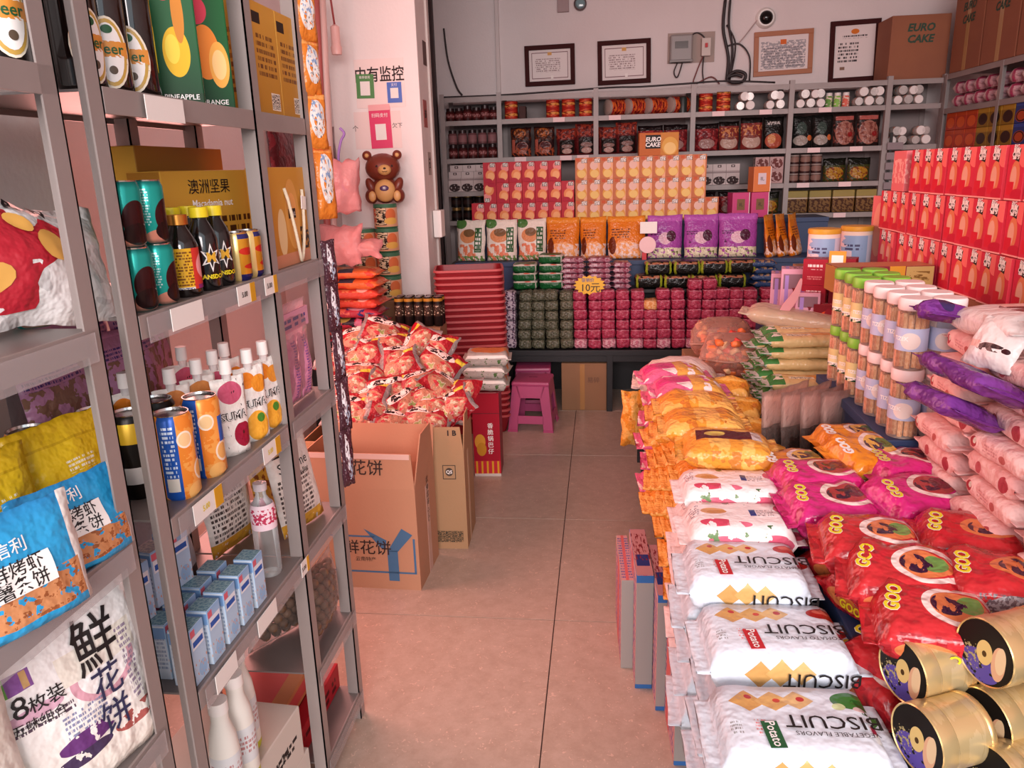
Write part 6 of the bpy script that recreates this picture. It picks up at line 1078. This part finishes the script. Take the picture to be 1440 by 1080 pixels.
# --- gold tins lying on their side
GT = P('gold_tin', 'd9c08a', [('t', .5, .55, .06, .2, '8a6e3c', 6), ('n', .5, .5, .5, .5, 'e2cb98', 3, .5)], .3, metal=.55); GR = M('gold_rim', 'e6c486', .25, .7); LIDP = P('tin_lid_photo', '1c1815', [('b', .45, .25, .35, .25, '5a4a9a', 6, .42), ('b', .3, .35, .25, .2, 'a89a6a', 16, .56), ('e', .75, .45, .12, .28, 'd8a884', 0), ('e', .5, .5, .14, .2, 'd8bc78'), ('e', .5, .48, .04, .05, '4a3418'), ('e', .78, .52, .09, .22, 'e0c49a')], .2)
def disc_mesh(r, m, n=28):
    vs = [(r*math.cos(2*math.pi*i/n), 0, r*math.sin(2*math.pi*i/n)) for i in range(n)]; return mesh_of(vs, [tuple(range(n))], m, 'disc', [[(.5+.5*math.cos(2*math.pi*i/n), .5+.5*math.sin(2*math.pi*i/n)) for i in range(n)]], smooth=False)
def goldtin(p, r, L, rz, label, tilt=0):
    """axis along local +y, lid at local -y"""
    t = thing('gold_tin', label, 'tin', (p.x, p.y, p.z-r), (0, 0, rz), 'gold cookie tins'); c = (0, 0, r)
    part('body', lathe([(0, 0), (r*.985, 0), (r*.985, L*.72), (r, L*.72)], GT, 36), t, (0, L, r), (90, 0, 0)); part('lid_rim', lathe([(r, L*.70), (r*1.012, L*.71), (r*1.012, L*.985), (r*.985, L), (r*.95, L-.002)], [GT, GR], 36, [1, 0, 1, 1]), t, (0, L, r), (90, 0, 0)); part('lid_picture', disc_mesh(r*.955, LIDP), t, (0, .0016, r))
    part('base_rim', lathe([(r*.985, 0), (r*1.012, .002), (r*1.012, .008), (r*.985, .01)], GR, 36), t, (0, L, r), (90, 0, 0))
dx = Vector((math.sin(math.radians(68)), math.cos(math.radians(68)), 0))
for i, (px, py, z, off, lb) in enumerate(((1268, 944, .75, 0, 'gold cookie tin with dark photo lid, left one of the upper pair'), (1268, 944, .75, .098, 'gold cookie tin behind the left upper one'), (1383, 918, .815, 0, 'gold cookie tin with dark photo lid, top right'), (1383, 918, .815, .098, 'gold cookie tin at the right picture edge, top'), (1288, 1040, .70, 0, 'gold cookie tin with dark photo lid, lower left, lid standing off'), (1288, 1040, .70, .118, 'gold cookie tin behind the lower left one'), (1395, 1100, .66, 0, 'gold cookie tin cut by the bottom picture edge'))):
    p = Zp(px, py, z)+dx*off; goldtin(p, .05, .094, -68, lb)
solo('display_crate', box(.42, .52, .21, BLK, .003), 'black crate under the gold tins', 'crate', (.69, .93, .4005))
# --- rose cake packs on the raised board
RO = P('rose_cake', 'e8b4b0', [('n', .5, .5, .5, .5, 'eec4be', 4, .5), ('e', .2, .13, .05, .07, 'a8303c'), ('e', .22, .15, .025, .04, 'd8d0c0'), ('e', .62, .11, .045, .05, 'b8605c'), ('t', .45, .12, .1, .06, 'c88a8a', 3), ('e', .3, .38, .12, .07, 'b04850')], .55, (45, .012)); RO2 = P('rose_cake_b', 'ecc0ba', [('n', .5, .5, .5, .5, 'e4aca8', 4, .5), ('e', .75, .13, .07, .09, 'a83844'), ('e', .35, .12, .05, .07, 'b8545a')], .55, (45, .012))
rnd = random.Random(21)
for c_, (y, n) in enumerate(((1.675, 8), (1.435, 8), (1.195, 9), (.955, 9))):
    for j in range(n):
        solo('rose_cake_pack', flow(.232, .17, .0468, RO if (c_+j) % 2 else RO2, (c_+2*j) % 6, fin=.024, wr=.004, pw=6, sq=.35, nc=24), 'pink paper rose cake pack, %s stack from the jars, %s' % (ORD[c_], 'on top' if j == n-1 else '%s from below' % ORD[j]), 'cake pack', (.785+.008*((j*2+c_) % 3-1)+rnd.uniform(-.006, .006)+.006*j, y+rnd.uniform(-.003, .003)+.016*(j % 2)-.008, .7655+.0475*j), (0, 0, -90+rnd.uniform(-5, 5)), 'pink rose cake packs')
WPP = P('white_plum_pack', 'efe3df', [('e', .5, .4, .3, .05, '3a2a2c', 8), ('b', .5, .38, .3, .08, '5a4a48', 6, .5), ('r', .2, .4, .12, .07, 'f4c4b8'), ('e', .85, .38, .07, .05, '3c1a20')], .25, (35, .012)); PUP = P('purple_pack', '6a2c7c', [('n', .5, .5, .5, .5, '7a3a8e', 4, .5), ('e', .6, .35, .15, .04, '3a2a5a')], .25, (30, .02))
solo('plum_pack', flow(.33, .22, .06, WPP, 2, fin=.02, wr=.005), 'white plum pack with dark picture lying on the rose cakes', 'snack pack', (.86, 1.30, 1.20), (0, -4, -84)); solo('plum_pack', flow(.32, .22, .06, WPP, 3, fin=.02, wr=.005), 'white plum pack under the other one, nearer the jars', 'snack pack', (.845, 1.60, 1.152), (0, -4, -92))
p = Xp(1338, 425, .76); solo('plum_pack', pouch(.12, .1, .04, [WPP, WPP], 5), 'small white pack with black seaweed picture leaning on the stack', 'snack pack', (.715, 1.50, 1.12), (-25, 0, -72))
for i, (px, py, x, L, rz, tl, lb) in enumerate(((1362, 533, .685, .26, -84, -24, 'long purple bag sticking out of the rose cakes, upper'), (1330, 570, .665, .2, -80, -24, 'purple bag sticking out of the rose cakes, lower'), (1328, 440, .725, .1, -80, -10, 'small purple bag on the top corner of the rose cakes'))):
    p = Xp(px, py, x); solo('purple_bag', flow(L, .12, .04, PUP, i, fin=.02, wr=.008), lb, 'snack bag', (p.x, p.y, p.z-.02), (tl*1.0, 0, rz), 'purple bags')
# --- wafer jars
WF = P('wafer_stick', 'd89a68', [('n', .5, .5, .5, .5, 'e8b88a', 8, .5)], .6); JG = clear('jar_clear', 'fff4ec', .06, .05); LG = M('lid_green', '7fbf3c', .4); LW = M('lid_white2', 'f2dcd8', .45)
LBG = P('wafer_label_green', 'd8c88a', [('r', .5, .16, .5, .18, '1f4a2c'), ('e', .5, .5, .2, .3, 'e8dca8'), ('n', .5, .45, .16, .14, 'f8f4ec', 10, .45), ('n', .5, .45, .12, .1, '1f4a2c', 14, .5)], .35); LBB = P('wafer_label_blue', 'b8c0dc', [('r', .5, .2, .5, .22, '28387c'), ('n', .5, .36, .16, .1, 'f8f4f0', 10, .45), ('e', .6, .7, .1, .2, 'e8d8d0')], .35)
stick = lathe([(0, 0), (.0062, 0), (.0062, .125), (0, .125)], WF, 6)
jar_me = lathe([(0, .001), (.033, 0), (.0345, .004), (.0345, .135), (.0315, .142)], JG, 20); lid_me = {k: lathe([(0, .138), (.0335, .138), (.0355, .141), (.0355, .162), (.033, .1655), (0, .1655)], m, 20) for k, m in (('g', LG), ('w', LW))}; lab_me = {k: lathe([(.0351, .045), (.0351, .098)], m, 20) for k, m in (('g', LBG), ('w', LBB))}
ys = [2.36, 2.275, 2.19, 2.105, 2.02, 1.935, 1.85]
for row, xx in enumerate((.715, .79)):
    for tier in range(2):
        for i, y in enumerate(ys):
            k = 'g' if i < 3 else 'w'
            t = thing('wafer_jar', 'jar of wafer sticks with %s lid, %s row, %s tier, %s from the far end' % ({'g': 'green', 'w': 'white'}[k], ('front', 'rear')[row], ('lower', 'upper')[tier], ORD[i]), 'jar', (xx+.004*(i % 2), y, .8655+.1665*tier), (0, 0, -60+9*(i % 3)), 'wafer stick jars')
            part('jar', jar_me, t); part('lid', lid_me[k], t); part('label_wrap', lab_me[k], t)
            if row == 0:
                for q in range(12): a = 2*math.pi*q/12; part('wafer_stick', stick, t, (.0265*math.cos(a), .0265*math.sin(a), .004+.003*(q % 2)))
            if row == 0: letters(t, 'TIZEE' if k == 'g' else 'TIZEK', .013, PALE, (0, 0, 0), bold=.03, surf=cyl(.0353), oz=.073)
# --- boxes behind the jars
EXB = P('maroon_small_box', '8a1c28', [('r', .25, .5, .001, .001, 'ffffff'), ('n', .5, .5, .3, .3, 'c8b0a8', 9, .6), ('r', .5, .5, .5, .02, '6a1018')], .4); EXS = P('maroon_small_side', 'a02434', [('t', .5, .7, .3, .1, 'f0dcd8', 1), ('t', .5, .3, .3, .08, 'd88a8a', 2)], .4)
for i in range(2):
    for j in range(3): solo('maroon_box', box(.085, .08, .096, [EXS, EXB], .001), 'small maroon box behind the sachets, %s column, %s from below' % (('left', 'right')[i], ORD[j]), 'box', (.80+.098*i, 3.01, .8655+.0965*j), (0, 0, -24), 'small maroon boxes')
EXF = P('maroon_pack', '7a1822', [('e', .5, .55, .4, .3, 'd8502c'), ('e', .4, .6, .12, .3, '8a1c28'), ('r', .5, .1, .3, .06, 'd8a8a0')], .4)
solo('snack_box', box(.13, .04, .13, [EXF, EXS], .002), 'maroon snack box with red roast picture before the small maroon boxes', 'box', (.845, 2.925, .8655), (0, 0, -20)) 
t = thing('price_flag', 'orange price flag standing on the small maroon boxes', 'price card', (.855, 2.955, 1.10), (0, 0, -24)); part('card', box(.058, .002, .085, M('flag_orange', 'e09a2c', .5), 0), t); part('panel', box(.04, .001, .03, WHITE, 0), t, (0, -.0016, .04))
GBX = P('long_gold_box', '7c2030', [('r', .12, .5, .12, .5, '6a4a1c'), ('r', .62, .5, .08, .5, 'c88a2c'), ('r', .85, .6, .14, .38, 'b8985c'), ('n', .85, .6, .1, .2, '7a5a2c', 8, .5), ('n', .35, .7, .14, .2, 'a84a4c', 6, .5)], .4)
solo('gift_box', box(.30, .12, .085, [GBX, M('gold_side', 'a87a3c', .4), M('gift_top', 'b8744c', .4)], .002), 'long gold and maroon gift box behind the green lidded jars', 'gift box', (.895, 2.64, 1.09), (0, 0, 2)); solo('carton', box(.15, .12, .689, CARDF, .002), 'tall brown carton under the long gold gift box', 'carton', (.965, 2.64, .4005))
YT = P('pale_blue_tin', 'c8c4d4', [('r', .5, .45, .16, .4, '8fa8c8'), ('t', .5, .55, .1, .1, '4a4a6a', 2), ('n', .3, .5, .2, .5, 'e0c8cc', 5, .5), ('r', .5, .92, .5, .06, 'e8d0c0')], .3); YL = M('lid_amber', 'd8a034', .4)
for i, (px, y, lb) in enumerate(((1156, 3.16, 'pale blue tin with amber lid, left of two'), (1201, 3.26, 'pale blue tin with amber lid, right of two'))):
    p = Yp(px, 375, y); t = thing('milk_powder_tin', lb, 'tin', (p.x, y, 1.098), (0, 0, -30), 'amber lidded tins'); part('can', lathe([(0, 0), (.056, 0), (.058, .004), (.058, .135), (.056, .138)], YT, 24), t); part('lid', lathe([(0, .134), (.06, .134), (.061, .138), (.061, .15), (.058, .153), (0, .151)], YL, 24), t)
solo('carton', box(.28, .24, .232, CARDF, .002), 'brown carton carrying the amber lidded tins', 'carton', (.925, 3.2, .8655), (0, 0, 0))
PBB = P('pink_noodle_box', 'd8a0b4', [('r', .5, .8, .4, .12, '8a6a74'), ('n', .5, .4, .4, .3, '7a2a34', 6, .55), ('r', .25, .5, .08, .4, 'a88acc'), ('t', .7, .3, .2, .2, '5a2a34', 3)], .35)
for i, (px, py, y, w_, h_, lb) in enumerate(((1112, 430, 3.13, .085, .24, 'pink noodle box left of the tins, tall one'), (1132, 470, 2.99, .085, .17, 'pink noodle box below the tins, nearer one'), (1100, 400, 3.3, .09, .2, 'pink noodle box farthest left behind the candy bags'), (1136, 440, 3.26, .07, .2, 'pale lilac box with orange top before the tins'))):
    p = Yp(px, py, y); solo('noodle_box', box(w_, .1, h_, [PBB, PBB], .002), lb, 'box', (p.x, y, .8655), (0, 0, -12), 'pink noodle boxes')
pts = bez([(1092, 448), (1100, 430), (1116, 410), (1126, 392), (1128, 398), (1122, 420), (1106, 442), (1094, 450)]); P0 = [Yp(a, b, 2.9) for a, b in pts]; o0 = P0[0]
solo('plastic_spoon', prism([(q.x-o0.x, q.z-o0.z) for q in P0], .004, M('spoon_pink', 'e8a0a4', .4)), 'pink leaf-shaped plastic tag leaning before the noodle boxes', 'tag', o0)
# --- wall of red peach cake boxes
PR = P('peach_red_face', 'cc3248', [('e', .95, .86, .4, .26, 'e8706c'), ('e', .5, .42, .28, .3, 'd98058'), ('e', .42, .4, .18, .22, 'e0a890'), ('r', .3, .22, .2, .12, 'cf2438'), ('e', .75, .1, .4, .12, 'c01f3a'), ('r', .45, .84, .22, .12, '2a2422', -8), ('n', .45, .84, .2, .1, 'f4ece4', 14, .46), ('r', .5, .02, .5, .015, 'f0a8a0')], .3)
PRS = M('peach_red_side', 'c42a3a', .35); XP = 1.06
rnd = random.Random(2)
for j, (z, y0, n) in enumerate(((1.105, 3.12, 12), (1.247, 3.12, 13), (1.389, 2.86, 11))):
    for i in range(n):
        t = thing('peach_cake_box', 'red peach cake box facing the aisle, %s row from below, %s from the far end' % (ORD[j], ORD[i]), 'cake box', (XP+.05+rnd.uniform(-.006, .006), y0-.0935*i, z), (0, 0, -90+rnd.uniform(-3, 3)), 'red peach cake boxes facing the aisle'); part('body', box(.091, .1, .1405, [PR, PRS], .001), t); part('lettering', text_mesh('BIG\nCUT', .018, PALE, .03, shear=.2), t, (-.007, -.0508, .125))
t = thing('display_step', 'brown board step under the wall of red peach boxes', 'display step', (1.17, 2.52, .8655)); part('deck', box(.2, 1.6, .02, BRN, .002), t, (0, 0, .218)); part('front_board', box(.015, 1.6, .218, BRN, 0), t, (-.09, 0, 0))
PG = P('pink_tall_box', 'e07a7a', [('e', .4, .5, .3, .4, 'e8a08c'), ('r', .8, .5, .2, .5, '3f6a34')], .35)
solo('gift_box', box(.12, .1, .26, [PG, M('green_side', '35582c', .4)], .002), 'tall pink and green gift box left of the peach boxes', 'gift box', (1.135, 3.25, 1.104), (0, 0, -75)); solo('gift_box', box(.12, .12, .14, [P('pink_top_box', 'e0787c', [('n', .5, .5, .5, .3, 'f0b0a8', 6, .5)], .35)]*2, .002), 'pink box on top of the second row of peach boxes', 'gift box', (1.12, 3.02, 1.389), (0, 0, -90)) 
t = thing('tag_rack', 'dark hanging rack of small tags beside the corner shelves', 'rack', Yp(1246, 270, 6.18)); part('strip', box(.02, .01, .42, INK, 0), t)
for k in range(5): part('tag', box(.11, .004, .05, M('tag_grey', '8a7c80', .5), 0), t, (.03, -.008, .02+.07*k))
